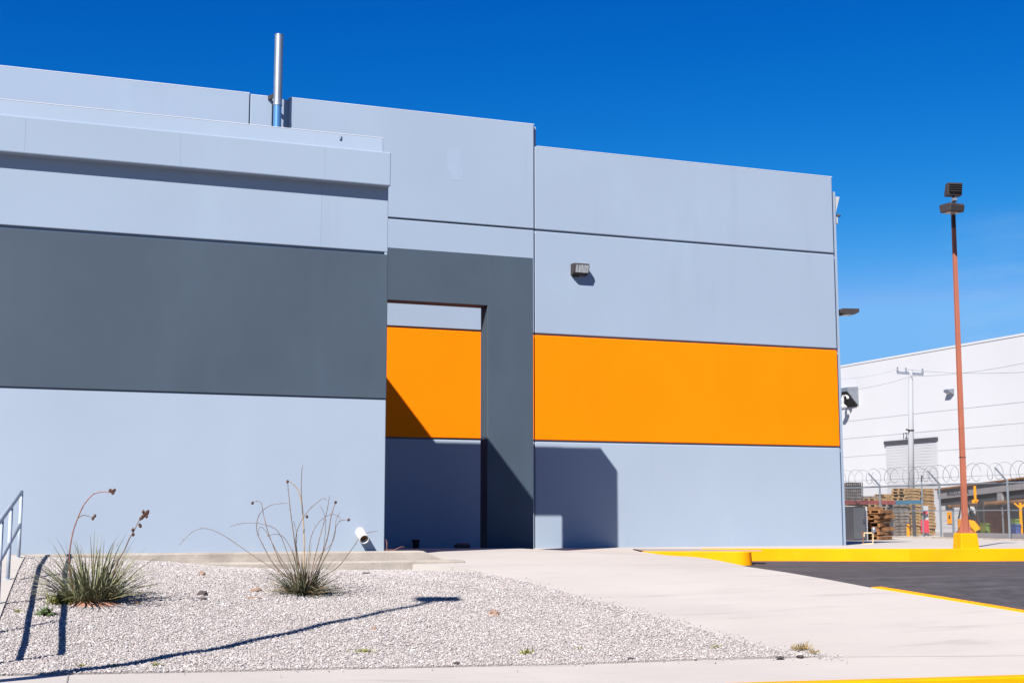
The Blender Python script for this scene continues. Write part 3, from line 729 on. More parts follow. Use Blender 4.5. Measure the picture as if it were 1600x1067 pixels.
def weed(cx, cy, label, mt, n, L, sp, seed, broad=1.0, cat='weed'):
    rg = random.Random(seed); b = G(cx, cy, GB); m = MB()
    for i in range(n):
        az = rg.uniform(0, 6.28); p = Vector((b.x+rg.gauss(0, sp*.5), b.y+rg.gauss(0, sp*.3), 0)); p.z = GB(p.x, p.y)+.004
        blade(m, p, az, rg.uniform(.3, 1.35), L*rg.uniform(.5, 1.2), .0035*broad*rg.uniform(.7, 1.3), rg.uniform(.1, .9), rg)
    tag(m.build('weed', mt), label, cat)
weed(97, 943, 'bright yellow-green weed clump at the left foot of the larger yucca', M['weed'], 150, .17, .12, 1, 1.5)
weed(72, 962, 'broad-leaved dark green weed beside the second handrail shadow', M['weedgreen'], 46, .12, .06, 2, 4.5)
weed(28, 957, 'tiny yellow weed between the two handrail shadows', M['weed'], 24, .06, .04, 3)
weed(568, 1019, 'flat yellow-green weed patch low in the middle of the gravel', M['weed'], 70, .055, .09, 4)
weed(822, 1021, 'olive weed sprig in the gravel near the pavement', M['weed'], 40, .07, .06, 5, 1.5)
weed(1252, 1014, 'dry tan weed at the pointed right end of the gravel', M['weeddry'], 90, .09, .10, 6)
weed(1272, 1020, 'small dry tuft at the very tip of the gravel', M['weeddry'], 40, .06, .06, 7)
weed(128, 1041, 'thin yellow weed near the pavement edge left of the lamp shadow', M['weed'], 26, .05, .06, 8)
weed(244, 1040, 'yellowish weed just below the lamp shadow', M['weed'], 30, .05, .05, 9)
weed(175, 1042, 'faint yellow sprout touching the lamp shadow', M['weed'], 20, .045, .04, 10)
weed(1120, 1012, 'faint green sprout near the right end of the gravel', M['weed'], 26, .045, .06, 12)
weed(905, 1014, 'faint green sprout right of the olive sprig', M['weed'], 18, .04, .05, 13)
weed(214, 944, 'reddish dry litter in the shade of the larger yucca', M['dryleaf'], 26, .05, .05, 14, 1.5, 'litter')
for i, (x, y, r, mt, lb, sq) in enumerate([
    (772, 961, .052, 'stonetan', 'rounded tan stone near the tip of the lamp shadow', (1.2, 1, .75)),
    (317, 930, .05, 'stonedark', 'dark brown stone left of the smaller yucca', (1.3, 1, .7)),
    (400, 924, .045, 'stonetan', 'tan stone just left of the smaller yucca', (1.4, 1, .7)),
    (316, 899, .045, 'stonetan', 'small orange-tan stone high on the gravel', (1, 1, .8)),
    (318, 938, .03, 'stonedark', 'small dark stone below the dark brown stone', (1.2, 1, .7)),
    (571, 897, .04, 'stonedark', 'flat black stone near the low garden kerb', (1.8, 1, .45)),
    (585, 984, .028, 'stonetan', 'small reddish stone right of the lamp shadow', (1, 1, .8)),
    (395, 935, .04, 'stonetan', 'flat reddish chip below the smaller yucca', (2.2, .8, .35)),
    (700, 938, .022, 'stonedark', 'black chip beside the shadow of the lamp head', (1.2, 1, .7)),
    (1250, 1026, .03, 'stonedark', 'black chip beside the dry tan weed', (1.3, 1, .5)),
    (1219, 1028, .03, 'stonedark', 'dark chip on the pavement edge near the gravel tip', (1.5, 1, .5)),
    (986, 1030, .03, 'stonedark', 'dark chip on the lower gravel edge below the driveway', (1.5, 1, .5)),
    (713, 1038, .028, 'stonedark', 'dark chip on the lower gravel edge at mid picture', (1.2, 1, .6))]):
    rock('stone', G(x, y, GB), r, M[mt], lb, 'stone', sq, seed=20+i)

# ------------------------------------------------------------------ lamp pole on the far kerb
pb = G(1518, 857.1); lp = thing('lamp_pole', pb, 'rust red lamp pole with two dark floodlights on a yellow concrete foot', 'lamp pole')
dep = (pb-EYE).dot(FWD); u = dep/FPX
def frustum(m, c, w0, w1, z0, z1, ax=Vector((1, 0, 0)), top=Vector((0, 0, 0))):
    ay = Vector((-ax.y, ax.x, 0)); vs = []
    for w_, z, o in ((w0, z0, Vector((0, 0, 0))), (w1, z1, top)):
        for i, j in ((-1, -1), (1, -1), (1, 1), (-1, 1)): vs.append(Vector((c.x, c.y, z))+o+ax*i*w_/2+ay*j*w_/2)
    m.add(vs, [(0, 3, 2, 1), (4, 5, 6, 7), (0, 1, 5, 4), (1, 2, 6, 5), (2, 3, 7, 6), (3, 0, 4, 7)]); return m
axk = (KF[3]-KF[2]); axk.z = 0; axk.normalize()
pc_ = pb+Vector((-axk.y, axk.x, 0))*.27
zp = pb.z+24*u
frustum(MB(), pc_, 32*u, 27*u, pb.z-.1, zp, axk).build('foot', M['yellow'], lp, bevel=.02)
top = px(pb, 1491, 318); lean = Vector((top.x-pc_.x, top.y-pc_.y, 0))*.5; mid = px(pb, 1492, 347)
H_ = top.z-zp
k = (mid.z-zp)/H_
frustum(MB(), pc_, .112, .080, zp-.01, mid.z, axk, lean*k).build('pole', M['rust'], lp, bevel=.008)
frustum(MB(), pc_+lean*k, .079, .077, mid.z-.01, top.z, axk, lean*(1-k)).build('pole_head', M['browngate'], lp, bevel=.006)
bs = MB(); frustum(bs, pc_, .30, .30, zp+.001, zp+.03, axk)
for s_ in (-1, 1):
    c = pc_+axk*(.11*s_); bs.prism([(0, 0), (.07, 0), (0, .38)], lambda a, b, s_=s_, c=c: Vector((c.x, c.y, zp+.03))+axk*(a*s_-.05*s_)+Vector((0, 0, b))+Vector((-axk.y, axk.x, 0))*.02, lambda a, b, s_=s_, c=c: Vector((c.x, c.y, zp+.03))+axk*(a*s_-.05*s_)+Vector((0, 0, b))-Vector((-axk.y, axk.x, 0))*.02)
bs.build('base_plate', M['rust'], lp)
zband = px(pb, 1511, 714).z
frustum(MB(), pc_+lean*((zband-zp)/H_), .108, .108, zband, zband+.03, axk).build('band', M['browngate'], lp)
tp = Vector((pc_.x+lean.x, pc_.y+lean.y, top.z))
camr = RGT; camf = Vector((FWD.x, FWD.y, 0)).normalized()
def floodlight(cx0, cx1, cy0, cy1, turn, kind):
    c = px(pb, (cx0+cx1)/2, (cy0+cy1)/2); hw = (cx1-cx0)/2*u; hh = (cy1-cy0)/2*u
    r = (camr*math.cos(turn)+camf*math.sin(turn)); f = (camf*math.cos(turn)-camr*math.sin(turn)); z = Vector((0, 0, 1))
    if kind:                         # tilted flood, back with cooling fins towards us
        fl_ = MB().prism([(-hh, -.04), (hh, -.1), (hh, .05), (-hh*.55, .14), (-hh, .13)], lambda b, a: c+r*hw+f*a+z*b, lambda b, a: c-r*hw+f*a+z*b).build('floodlight', M['dkmetal'], lp, bevel=.008)
        m = MB()
        for q in (-.35, 0, .35, .68): m.obox(c-f*(.085+.03*q)+z*hh*q, r*hw*.86, f*.03, z*.006)
        m.build('fins', M['dkmetal'], fl_)
        MB().obox(c+f*.16+z*.0, r*hw*.8, f*.003, z*hh*.4).build('lens', M['lens'], fl_)
        MB().bar(c-z*hh*1.0, Vector((tp.x, tp.y, c.z-hh-.16)), .07).build('bracket', M['dkmetal'], fl_)
        MB().tube([c-z*(hh+.09)-r*.05, c-z*(hh+.09)+r*.05], .045, 12).build('knuckle', M['galv'], fl_)
    else:
        fl_ = MB().prism([(-hh*.9, -.17), (hh*.45, -.2), (hh*.9, -.17), (hh*.9, .17), (-hh*.9, .14)], lambda b, a: c+r*hw+f*a+z*b, lambda b, a: c-r*hw+f*a+z*b).build('floodlight', M['dkmetal'], lp, bevel=.01)
        MB().obox(c-z*(hh*.9+.004), r*hw*.8, f*.11, z*.003).build('lens', M['lens'], fl_)
floodlight(1478.5, 1502, 287, 306.5, .12, 1); floodlight(1472.5, 1500.5, 319, 333.5, .45, 0)

# street lamp just outside the left edge: its shadow lies across the gravel
hs_ = G(683, 937, GB); hgt = 6.9
bx, by = hs_.x-hgt*1.042/1.285, hs_.y-hgt*1.0/1.285
zh = hs_.z+hgt
p1 = G(180, 1049, GB)
zbase = T(bx, by)
sl_ = thing('street_lamp', (bx, by, zbase), 'post-top street lamp left of the picture whose shadow crosses the gravel', 'street lamp')
MB().tube([(bx, by+.42, zbase-.05), (bx, by+.38, zbase+.5), (bx, by, zh)], [.085, .075, .042], 16).build('post', M['dkmetal'], sl_, smooth=True)
dh = Vector((1, -.2, 0)).normalized()
MB().obox((bx, by, zh+.03), dh*.25, Vector((-dh.y, dh.x, 0))*.13, (0, 0, .06)).build('lamp_head', M['dkmetal'], sl_, bevel=.02)
print('lamp', bx, by, 'head shadow', hs_)

# ------------------------------------------------------------------ yard beyond: chain-link fence
FX = 32.35
FZ = -.13
fc = thing('chain_link_fence', (FX, 40, FZ), 'chain-link fence topped with coiled razor wire before the yard', 'fence')
FY = [26.5, 30.1, 33.7, 37.3, 40.9, 44.5, 48.1, 51.7, 55.3]
ft = 1.96
for y in FY:
    m = MB(); m.tube([(FX, y, FZ-.2), (FX, y, FZ+ft+.08)], .038, 8); m.build('post', M['fence'], fc)
    MB().bar((FX, y, FZ+ft+.05), (FX-.42, y+.1, FZ+ft+.52), .05).build('arm', M['fence'], fc)
MB().tube([(FX, FY[0], FZ+ft), (FX, FY[-1], FZ+ft)], .028, 8).build('top_rail', M['fence'], fc)
MB().tube([(FX, FY[0], FZ+ft*.52), (FX, FY[-1], FZ+ft*.52)], .018, 8).build('mid_rail', M['fence'], fc)
MB().box(FX-.1, FX+.1, FY[0], FY[-1], FZ-.3, FZ+.06).build('footing', M['kerbconc'], fc)
m = MB(); sp = .115; wr = .0032
y = FY[0]-ft
def wire3(m, a, b, r):
    d = (b-a).normalized(); u_ = d.cross(Vector((1, 0, 0))).normalized(); v_ = d.cross(u_)
    k = [u_*math.cos(t)*r+v_*math.sin(t)*r for t in (0, 2.094, 4.189)]
    m.add([a+q for q in k]+[b+q for q in k], [(0, 1, 4, 3), (1, 2, 5, 4), (2, 0, 3, 5)])
while y < FY[-1]:
    for s_ in (0, 1):
        a = Vector((FX-.03-.01*s_, y, FZ+.05)); b = Vector((FX-.03-.01*s_, y+ft, FZ+.05+ft))
        if s_: a.z, b.z = b.z, a.z
        t0 = max(0, (FY[0]-y)/ft); t1 = min(1, (FY[-1]-y)/ft)
        if t1 > t0+.01: wire3(m, a.lerp(b, t0), a.lerp(b, t1), wr)
    y += sp
m.build('wire_mesh', M['wire'], fc)
m = MB(); pts = []; y = FY[0]; th = 0
while y < FY[-1]:
    rr_ = .30+.02*math.sin(y*3.3); pts.append((FX-.22+rr_*math.cos(th)*.9, y+.1*math.sin(th*.5), FZ+ft+.40+rr_*math.sin(th))); th += .42; y += .42*.58/6.283
m.tube(pts, .009, 4, cap=False)
m.build('razor_coil', M['wire'], fc)
for q in (.2, .45):
    pass
MB().tube([(FX-.2, FY[0], FZ+ft+.26), (FX-.2, FY[-1], FZ+ft+.26)], .006, 4).build('strand', M['wire'], fc)

# ------------------------------------------------------------------ white warehouse
HX = 50.0
wa = onX(1315, 572, HX); wb = onX(1600, 526, HX); ztop = (wa.z+wb.z)/2
wh = thing('white_warehouse', (HX+10, 70, -.2), 'large white warehouse with a roller door behind the chain-link fence', 'building')
MB().box(HX, HX+45, 20, 135, -.3, ztop).build('wall', M['whwall'], wh)
MB().box(HX-.03, HX+.4, 19.97, 135.03, ztop+.002, ztop+.12).build('coping', M['whwall'], wh)
for (xa_, ya_) in ((1322, 658), (1322, 713.5), (1600, 660)):
    z_ = onX(xa_, ya_, HX).z
    MB().box(HX-.012, HX-.002, 20, 135, z_-.02, z_+.02).build('joint', M['whline'], wh)
d0 = onX(1385, 694, HX); d1 = onX(1465, 689, HX)
ztd = (d0.z+d1.z)/2
rd = MB().box(HX-.06, HX-.012-.003, d1.y, d0.y, -.25, ztd).build('roller_door', M['shutter'], wh)
m = MB(); z_ = -.2
while z_ < ztd-.1: m.box(HX-.07, HX-.06, d1.y+.05, d0.y-.05, z_, z_+.13); z_ += .17
m.build('slats', M['shutter'], rd)
MB().box(HX-.16, HX-.001, d1.y-.05, d0.y+.05, ztd, ztd+.2).build('door_canopy', M['dkgrey'], wh)
# hooded vent on the white wall
h0 = onX(1341, 604, HX); h1 = onX(1341, 634, HX)
vy0 = h0.y; vy1 = vy0+4.4
vh = MB()
vs_ = [(HX-.002, vy0, h0.z), (HX-.002, vy1, h0.z), (HX-.002, vy1, h1.z), (HX-.002, vy0, h1.z), (HX-1.0, vy1-.2, h0.z-.1), (HX-1.0, vy0+.6, h0.z-.1)]
def hood(name):
    t = thing('vent_hood', (HX, vy0+2, h1.z), 'grey sheet-metal vent hood high on the white warehouse wall', 'vent')
    MB().prism([(HX-.004, h1.z), (HX-.004, h0.z), (HX-.8, h0.z-.06), (HX-.8, h0.z-.30)], lambda x, z: (x, vy0, z), lambda x, z: (x, vy1, z)).build('hood', M['galv'], t)
    MB().prism([(HX-.05, h1.z+.03), (HX-.79, h0.z-.285), (HX-.82, h0.z-.33), (HX-.05, h1.z-.03)], lambda x, z: (x, vy0+.12, z), lambda x, z: (x, vy1-.1, z)).build('louvre', M['black'], t)
    c = onX(1321, 626, HX-.6); c.x += .45; P = [c+Vector((-.1*math.cos(a)*0-.45, .28*math.cos(a), .1+.28*math.sin(a))) for a in [i*math.pi/8 for i in range(9)]]
    P = [P[0]-Vector((0, 0, .35))]+P; MB().tube(P, .09, 10).build('gooseneck', M['white'], t, smooth=True)
    MB().tube([P[0]+Vector((0, 0, .05)), P[0]-Vector((0, 0, .12)), P[0]-Vector((0, 0, .2))], [.1, .27, .2], 14).build('shade', M['white'], t)
hood('vent_hood')
e = onX(1486, 612, HX)
t = thing('wall_lamp', e, 'small grey wall lamp on the white warehouse left of the red pole', 'lamp')
MB().prism([(0, .16), (-.35, .12), (-.38, 0), (0, -.2)], lambda x, z: (HX-.003+x, e.y-.28, e.z+z), lambda x, z: (HX-.003+x, e.y+.2, e.z+z)).build('housing', M['galv'], t, bevel=.02)
MB().obox((HX-.2, e.y, e.z-.1), (.12, 0, -.06), (0, .18, 0), (.003, 0, .006)).build('lens', M['lens'], t)

# utility pole and wires
ud = 62.0
ub = atZ(1424, 838, ud); ud2 = ud+.9; ut = atZ(1423, 578, ud2)
up_ = thing('utility_pole', (ub.x, ub.y, -.13), 'slender white concrete utility pole with a crossarm before the white warehouse', 'utility pole')
MB().tube([(ub.x, ub.y, -.3), (ut.x, ut.y, ut.z)], [.17, .095], 14).build('pole', M['polewhite'], up_, smooth=True)
a = atZ(1402, 582, ud2+.16); b = atZ(1442.5, 585, ud2+.16); MB().bar(a, b, .11, .11).build('crossarm', M['galv'], up_)
for x_, y_ in ((1402.5, 579), (1415.5, 580), (1441.5, 581)):
    p = atZ(x_, y_, ud2+.16); MB().tube([p-Vector((0, 0, .1)), p, p+Vector((0, 0, .05)), p+Vector((0, 0, .16))], [.03, .06, .03, .04], 10).build('insulator', M['galv'], up_)
p = atZ(1423.5, 672, ud); q = ub.lerp(ut, (p.z-ub.z)/(ut.z-ub.z)); MB().tube([(q.x, q.y, p.z), (q.x, q.y, p.z+.06)], .15, 12).build('band', M['dkmetal'], up_)
MB().bar((q.x-.13, q.y-.05, p.z+.02), (q.x-.34, q.y-.1, p.z+.06), .06).build('bracket', M['dkmetal'], up_)
p = onX(1414, 681, HX-.02); text_mesh('number', '12', .52, M['dkgrey'], wh, (HX-.02, p.y, p.z), (0, -1, 0), (0, 0, 1))
def wire(pts, lab):
    P = [Vector(p) for p in pts]; m = MB(); out = []
    for a, b in zip(P, P[1:]):
        for i in range(12): q = a.lerp(b, i/12); q.z -= .14*4*(i/12)*(1-i/12); out.append(q)
    out.append(P[-1]); m.tube(out, .0075, 5); tag(m.build('overhead_wire', M['fence']), lab, 'wire', 'wires strung past the utility pole')
wire([atZ(1295, 612, 60), atZ(1423, 588, ud2-.12), atZ(1620, 563, 50)], 'thin wire passing just below the crossarm and rising to the right')
wire([atZ(1415.5, 577, ud2+.16), atZ(1640, 579, 48)], 'nearly level wire running right from the middle insulator')
wire([atZ(1402.5, 577, ud2+.16), atZ(1290, 592, 64)], 'faint wire running left from the crossarm')

# ------------------------------------------------------------------ yard shed
SA = Vector((37.7, 47.8, 0)); sd = Vector((-.208, -.978, 0)); sn = Vector((-.978, .208, 0)); LW = 11.5
def rooft(a): return 1.78+.042*a
shed = thing('yard_shed', (SA.x, SA.y, -.13), 'low white shed with a grey lettered fascia behind the red lamp pole', 'shed')
def sbox(m, a0, a1, d0_, d1_, z0, z1):
    """box along the facade; z given as numbers or as heights below the sloping roof line (tuples)"""
    h = lambda z, a: rooft(a)+z[0] if isinstance(z, tuple) else z
    vs = []
    for z in (z0, z1):
        for a, d_ in ((a0, d0_), (a1, d0_), (a1, d1_), (a0, d1_)):
            p = SA+sd*a-sn*d_; vs.append((p.x, p.y, h(z, a)))
    return m.add(vs, [(0, 3, 2, 1), (4, 5, 6, 7), (0, 1, 5, 4), (1, 2, 6, 5), (2, 3, 7, 6), (3, 0, 4, 7)])
sbox(MB(), 0, LW, 0, 4, (-.38,), (0,)).build('fascia', M['greypaint'], shed)
sbox(MB(), -.05, LW, -.10, 4.1, (.003,), (.07,)).build('roof', M['oldwood'], shed)
sbox(MB(), .0, LW, .12, 4, (-.68,), (-.383,)).build('clerestory', M['dkgrey'], shed)
sbox(MB(), .0, 2.7, .05, 4, -.3, (-.683,)).build('wall', M['whwall'], shed)
for z_ in (.2, .5, .8): sbox(MB(), .05, 2.65, .044, .049, z_, z_+.018).build('joint', M['whline'], shed)
sbox(MB(), .62, 1.2, .03, .048, .93, (-.684,)).build('window', M['dkgrey'], shed)
sbox(MB(), 2.71, LW, 1.6, 2.0, -.3, (-.683,)).build('rear_wall', M['whwall'], shed)
for a0 in (5.0, 9.2): sbox(MB(), a0, a0+.36, .02, .11, -.3, (-.384,)).build('pillar', M['greypaint'], shed)
sbox(MB(), .95, 2.69, .0, .045, (-.72,), (-.69,)).build('yellow_beam', M['yellow'], shed)
tc_ = SA+sd*1.85+sn*.02; tc_.z = rooft(1.85)-.21
text_mesh('lettering', 'PATIO A ZONA', .27, M['dkgrey'], shed, tc_, sd+Vector((0, 0, .04)), (0, 0, 1))
p = SA+sd*.95
sg = thing('yellow_sign', (p.x, p.y, .38), 'upright yellow sign with a small black mark on the white shed', 'sign')
sbox(MB(), .74, 1.18, .02, .0425, .37, .86).build('panel', M['yellow'], sg)
sbox(MB(), .90, 1.03, .012, .019, .58, .72).build('mark', M['black'], sg)

# brown canopy, slatted gate, yellow frames, bins
def P(x, y, d_): return atZ(x, y, d_)
p = SA+sd*5+sn*.5
can = thing('corrugated_canopy', (p.x, p.y, -.13), 'rusty brown corrugated canopy over the dark slatted gate', 'canopy')
m = MB(); N_ = 90; a0, a1 = 2.9, 11.3
for lay in (0, 1):
    for i in range(N_+1):
        a = a0+(a1-a0)*i/N_; w_ = .03 if i % 2 else 0
        for d_, h_ in ((-.95, 0), (-.02, .12)):
            q = SA+sd*a-sn*d_; m.v.append((q.x, q.y, 1.02+.023*a+h_+w_-.07*lay))
o_ = 2*(N_+1)
for i in range(N_): m.f += [(2*i, 2*i+1, 2*i+3, 2*i+2), (o_+2*i, o_+2*i+2, o_+2*i+3, o_+2*i+1), (2*i, 2*i+2, o_+2*i+2, o_+2*i), (2*i+1, o_+2*i+1, o_+2*i+3, 2*i+3)]
m.f += [(0, o_, o_+1, 1), (2*N_, 2*N_+1, o_+2*N_+1, o_+2*N_)]
m.build('roof', mat('rusty sheet', (.14, .07, .03), .8, var=.4, vscale=3), can)
for a in (3.0, 7.0, 11.1):
    q = SA+sd*a+sn*.85; MB().bar((q.x, q.y, -.2), (q.x, q.y, 1.0+.023*a-.06), .07).build('post', M['fence'], can)
gt = thing('slatted_gate', (P(1560, 830, 51).x, P(1560, 830, 51).y, -.13), 'dark brown slatted steel gate behind the fence right of the red pole', 'gate')
a = P(1526, 806, 52.6); b = P(1577, 803, 50.2)
a.z = b.z = 0; zlo, zhi = -.02, .93
n_ = 15
for i in range(n_+1):
    q = a.lerp(b, i/n_); MB().bar((q.x, q.y, zlo), (q.x, q.y, zhi), .06).build('slat', M['browngate'], gt)
for z_ in (zhi, zhi-.24): MB().bar((a.x, a.y, z_), (b.x, b.y, z_), .08).build('rail', M['browngate'], gt)
fw = Vector((FWD.x, FWD.y, 0))*.06
MB().obox((a+b)/2+fw+Vector((0, 0, (zhi-.3+zlo)/2)), (b-a)*.5, fw*.15, (0, 0, (zhi-.30-zlo)/2)).build('infill_sheet', M['browngate'], gt)
def yframe(x, y0, y1, d_, brace, lab):
    p0 = P(x, y0, d_); t = thing('yellow_post', (p0.x, p0.y, -.13), lab, 'post')
    MB().bar((p0.x, p0.y, P(x, y1, d_).z), (p0.x, p0.y, p0.z), .065).build('post', M['yellow'], t)
    if brace:
        q = P(x-9, y0+1, d_); MB().bar((q.x, q.y, q.z), (p0.x, p0.y, P(x, y0+9, d_).z), .045).build('brace', M['yellow'], t)
        q = P(x+8, y0+1, d_); MB().bar((q.x, q.y, q.z), (p0.x, p0.y, P(x, y0+9, d_).z), .045).build('brace', M['yellow'], t)
    else: MB().bar(P(x-4, y1, d_), P(x+5, y1, d_), .12).build('cross_bar', M['yellow'], t)
yframe(1594, 785, 838, 48.2, True, 'yellow braced post behind the fence at the right edge')
yframe(1523, 759, 783, 50.5, False, 'short yellow post standing up behind the red lamp pole')
def bin_(x0, x1, y0, y1, d_, mt, lab, name='crate'):
    c = P((x0+x1)/2, y1, d_); hw = (x1-x0)/2*d_/FPX; zt2 = P(x0, y0, d_).z; t = thing(name, (c.x, c.y, -.13), lab, name)
    MB().obox((c.x, c.y, (zt2-.13)/2), RGT*hw, (FWD.x*.35, FWD.y*.35, 0), (0, 0, (zt2+.13)/2)).build('body', mt, t, bevel=.03)
    MB().obox((c.x, c.y, zt2+.035), RGT*hw*1.05, (FWD.x*.38, FWD.y*.38, 0), (0, 0, .03)).build('rim', mt, t)
bin_(1536, 1542.5, 820, 834, 49.3, M['green'], 'olive green bin before the slatted gate', 'bin')
bin_(1582, 1590, 821, 833, 48.3, M['blue'], 'blue crate by the yellow braced post', 'crate')
bin_(1581, 1590, 813, 820, 49.3, M['green'], 'green crate behind the blue crate', 'crate')
# yellow forklift, mostly behind the pole
fd = 50.0; c = P(1514, 834, fd); fk = thing('forklift', (c.x, c.y, -.13), 'small yellow forklift half hidden behind the red lamp pole', 'forklift')
fr = RGT; ff = Vector((FWD.x, FWD.y, 0)).normalized()
def fb(m, a, b, z0, z1, w_): return m.obox(Vector((c.x, c.y, (z0+z1)/2))+fr*(a+b)/2, fr*(b-a)/2, ff*w_, (0, 0, (z1-z0)/2))
m = MB(); m.prism([(-.28, .0), (.22, .0), (.42, .12), (.1, .52), (-.28, .58)], lambda a, z: Vector((c.x, c.y, z))+fr*a+ff*.4, lambda a, z: Vector((c.x, c.y, z))+fr*a-ff*.4); m.build('body', M['yellow'], fk, bevel=.03)
m = MB(); 
for s_ in (-1, 1):
    q = ff*.36*s_; m.bar(Vector((c.x, c.y, .55))-fr*.25+q, Vector((c.x, c.y, 1.12))-fr*.12+q, .05); m.bar(Vector((c.x, c.y, .3))+fr*.3+q, Vector((c.x, c.y, 1.12))+fr*.15+q, .05)
m.bar(Vector((c.x, c.y, 1.13))-fr*.16, Vector((c.x, c.y, 1.13))+fr*.2, .75, .04); m.build('overhead_guard', M['dkmetal'], fk)
for a_ in (-.18, .25):
    for s_ in (-1, 1): MB().tube([Vector((c.x, c.y, .03))+fr*a_+ff*(.34*s_), Vector((c.x, c.y, .03))+fr*a_+ff*(.44*s_)], .16, 16).build('wheel', M['black'], fk)
fb(MB(), .46, .52, -.1, 1.25, .3).build('mast', M['dkmetal'], fk); fb(MB(), .52, 1.0, -.09, -.05, .25).build('forks', M['dkmetal'], fk); fb(MB(), -.12, .1, .52, .72, .2).build('seat', M['black'], fk)
# blue-grey low wall at the foot of the yard
lw = MB(); lw.box(32.52, 32.72, 31, 41.0, -.3, .10)
tag(lw.build('low_wall', M['greypaint']), 'low dark grey wall along the foot of the fenced yard', 'wall')

# pallets ---------------------------------------------------------------
def pallet_mesh(name):
    m = MB(); Wd, Dp = .92, .78
    for i in range(6): x = -Wd/2+i*(Wd-.11)/5; m.box(x, x+.11, -Dp/2, Dp/2, .112, .132)
    for i in range(3): y = -Dp/2+i*(Dp-.09)/2; m.box(-Wd/2, Wd/2, y, y+.09, .022, .112)
    for i in range(3): x = -Wd/2+i*(Wd-.11)/2; m.box(x, x+.11, -Dp/2, Dp/2, .0, .022)
    me = bpy.data.meshes.new(name); me.from_pydata(m.v, [], m.f); me.update(); return me
PM = {}
for k in ('wood', 'oldwood', 'greywood'):
    PM[k] = pallet_mesh('pallet'); PM[k].materials.append(M[k])
def stack(x, d_, ytop, k, n, yaw, lab, grp, messy=0, z0=-.13):
    b = P(x, 838, d_); rg = random.Random(int(x))
    z_ = z0
    for i in range(n):
        o = bpy.data.objects.new('pallet', PM[k]); C.objects.link(o)
        o.location = (b.x+rg.gauss(0, .02+messy), b.y+rg.gauss(0, .02+messy), z_)
        o.rotation_euler = (rg.gauss(0, messy*.4), rg.gauss(0, messy*.4), yaw+rg.gauss(0, .04+messy*3))
        tag(o, lab, 'pallet', grp); z_ += .134+messy*.35
ya = -YAW+.5
stack(1417, 58, 767, 'wood', 15, ya, 'pale wooden pallet in the tall stack behind the blue beam', 'pallets in the tall stack behind the beam')
stack(1440, 58.5, 767, 'wood', 15, ya, 'pale wooden pallet in the tall stack beside the red panel', 'pallets in the tall stack by the red panel')
stack(1399, 57.5, 787, 'greywood', 11, ya, 'weathered grey pallet in the stack left of the tall ones', 'weathered grey pallets')
stack(1372, 60, 785, 'wood', 12, ya, 'pale pallet in the stack behind the leaning broken pallets', 'pallets behind the broken pile')
stack(1388, 66, 775, 'wood', 14, ya, 'pale pallet in the far stack near the roller door', 'pallets in the far stack')
stack(1356, 63, 780, 'greywood', 13, ya, 'grey pallet in the far stack behind the fence post', 'grey pallets behind the fence post')
stack(1369, 47, 805, 'oldwood', 7, ya+.3, 'brown broken pallet in the slumped pile outside the fence', 'broken brown pallets', .045)
stack(1351, 48.5, 800, 'oldwood', 8, ya-.1, 'brown pallet in the dark pile beside the grey cabinet', 'brown pallets by the cabinet', .03)
# rack beam
a = P(1318, 784.5, 55); b = P(1398, 784.8, 55.2); c = P(1441, 784, 55.6)
rk = thing('storage_rack', (b.x, b.y, -.13), 'long storage rack with a beam painted red then blue', 'rack')
MB().bar(a, b, .14, .15).build('beam', M['redbeam'], rk); MB().bar(b+(c-b)*.002, c, .14, .15).build('beam', M['bluebeam'], rk)
for x_ in (1345, 1392, 1427):
    q = P(x_, 785, 55.3); MB().bar((q.x, q.y, -.2), (q.x, q.y, q.z-.07), .1).build('upright', M['dkgrey'], rk)
m = MB(); q0_ = P(1323, 791, 55.4); q1_ = P(1352, 791, 55.5)
for i in range(3): m.bar(q0_-Vector((0, 0, .1*i-.06)), q1_-Vector((0, 0, .1*i-.06)), .5, .07)
m.build('stored_boards', M['oldwood'], rk)
# cabinet, dark crate, red panel, bollard, gas riser
c = P(1333, 838, 46); cb = thing('cabinet', (c.x, c.y, -.13), 'grey steel cabinet just right of the grey building', 'cabinet')
zt2 = P(1333, 791, 46).z
ca = Vector((1, .2, 0)).normalized(); cbv = Vector((-.2, 1, 0)).normalized()
MB().obox((c.x+.0, c.y, (zt2-.13)/2), ca*.32, cbv*.3, (0, 0, (zt2+.13)/2)).build('body', M['dkgrey'], cb, bevel=.01)
MB().obox(Vector((c.x, c.y, (zt2-.13)/2))-cbv*.305, ca*.27, cbv*.004, (0, 0, (zt2+.13)/2-.05)).build('door', M['steelgrey'], cb)  # body and door coloured dark for the shade on the cabinet front
MB().obox(Vector((c.x, c.y, (zt2)/2))-cbv*.32+ca*.2, ca*.012, cbv*.012, (0, 0, .08)).build('handle', M['dkmetal'], cb)
MB().obox(Vector((c.x, c.y, (zt2-.13)/2))+ca*.42+cbv*.1, ca*.085, cbv*.3, (0, 0, (zt2+.13)/2)).build('side_panel', M['whwall'], cb)  # lit side of the cabinet, its brightness put into a white colour
c = P(1333, 783, 57); dc = thing('wire_cage', (c.x, c.y, c.z), 'dark wire cage on top of the storage rack beam', 'cage')
zt2 = P(1333, 754, 57).z
m = MB(); hw = .34
for i in range(9):
    for s_ in (-1, 1):
        q = c+RGT*(hw*(i/4-1))+ff*(.3*s_); m.bar((q.x, q.y, c.z-.0), (q.x, q.y, zt2), .025)
for i in range(7):
    z_ = c.z+(zt2-c.z)*i/6
    for s_ in (-1, 1): m.bar(Vector((c.x, c.y, z_))-RGT*hw+ff*.3*s_, Vector((c.x, c.y, z_))+RGT*hw+ff*.3*s_, .025)
m.build('bars', M['dkgrey'], dc)
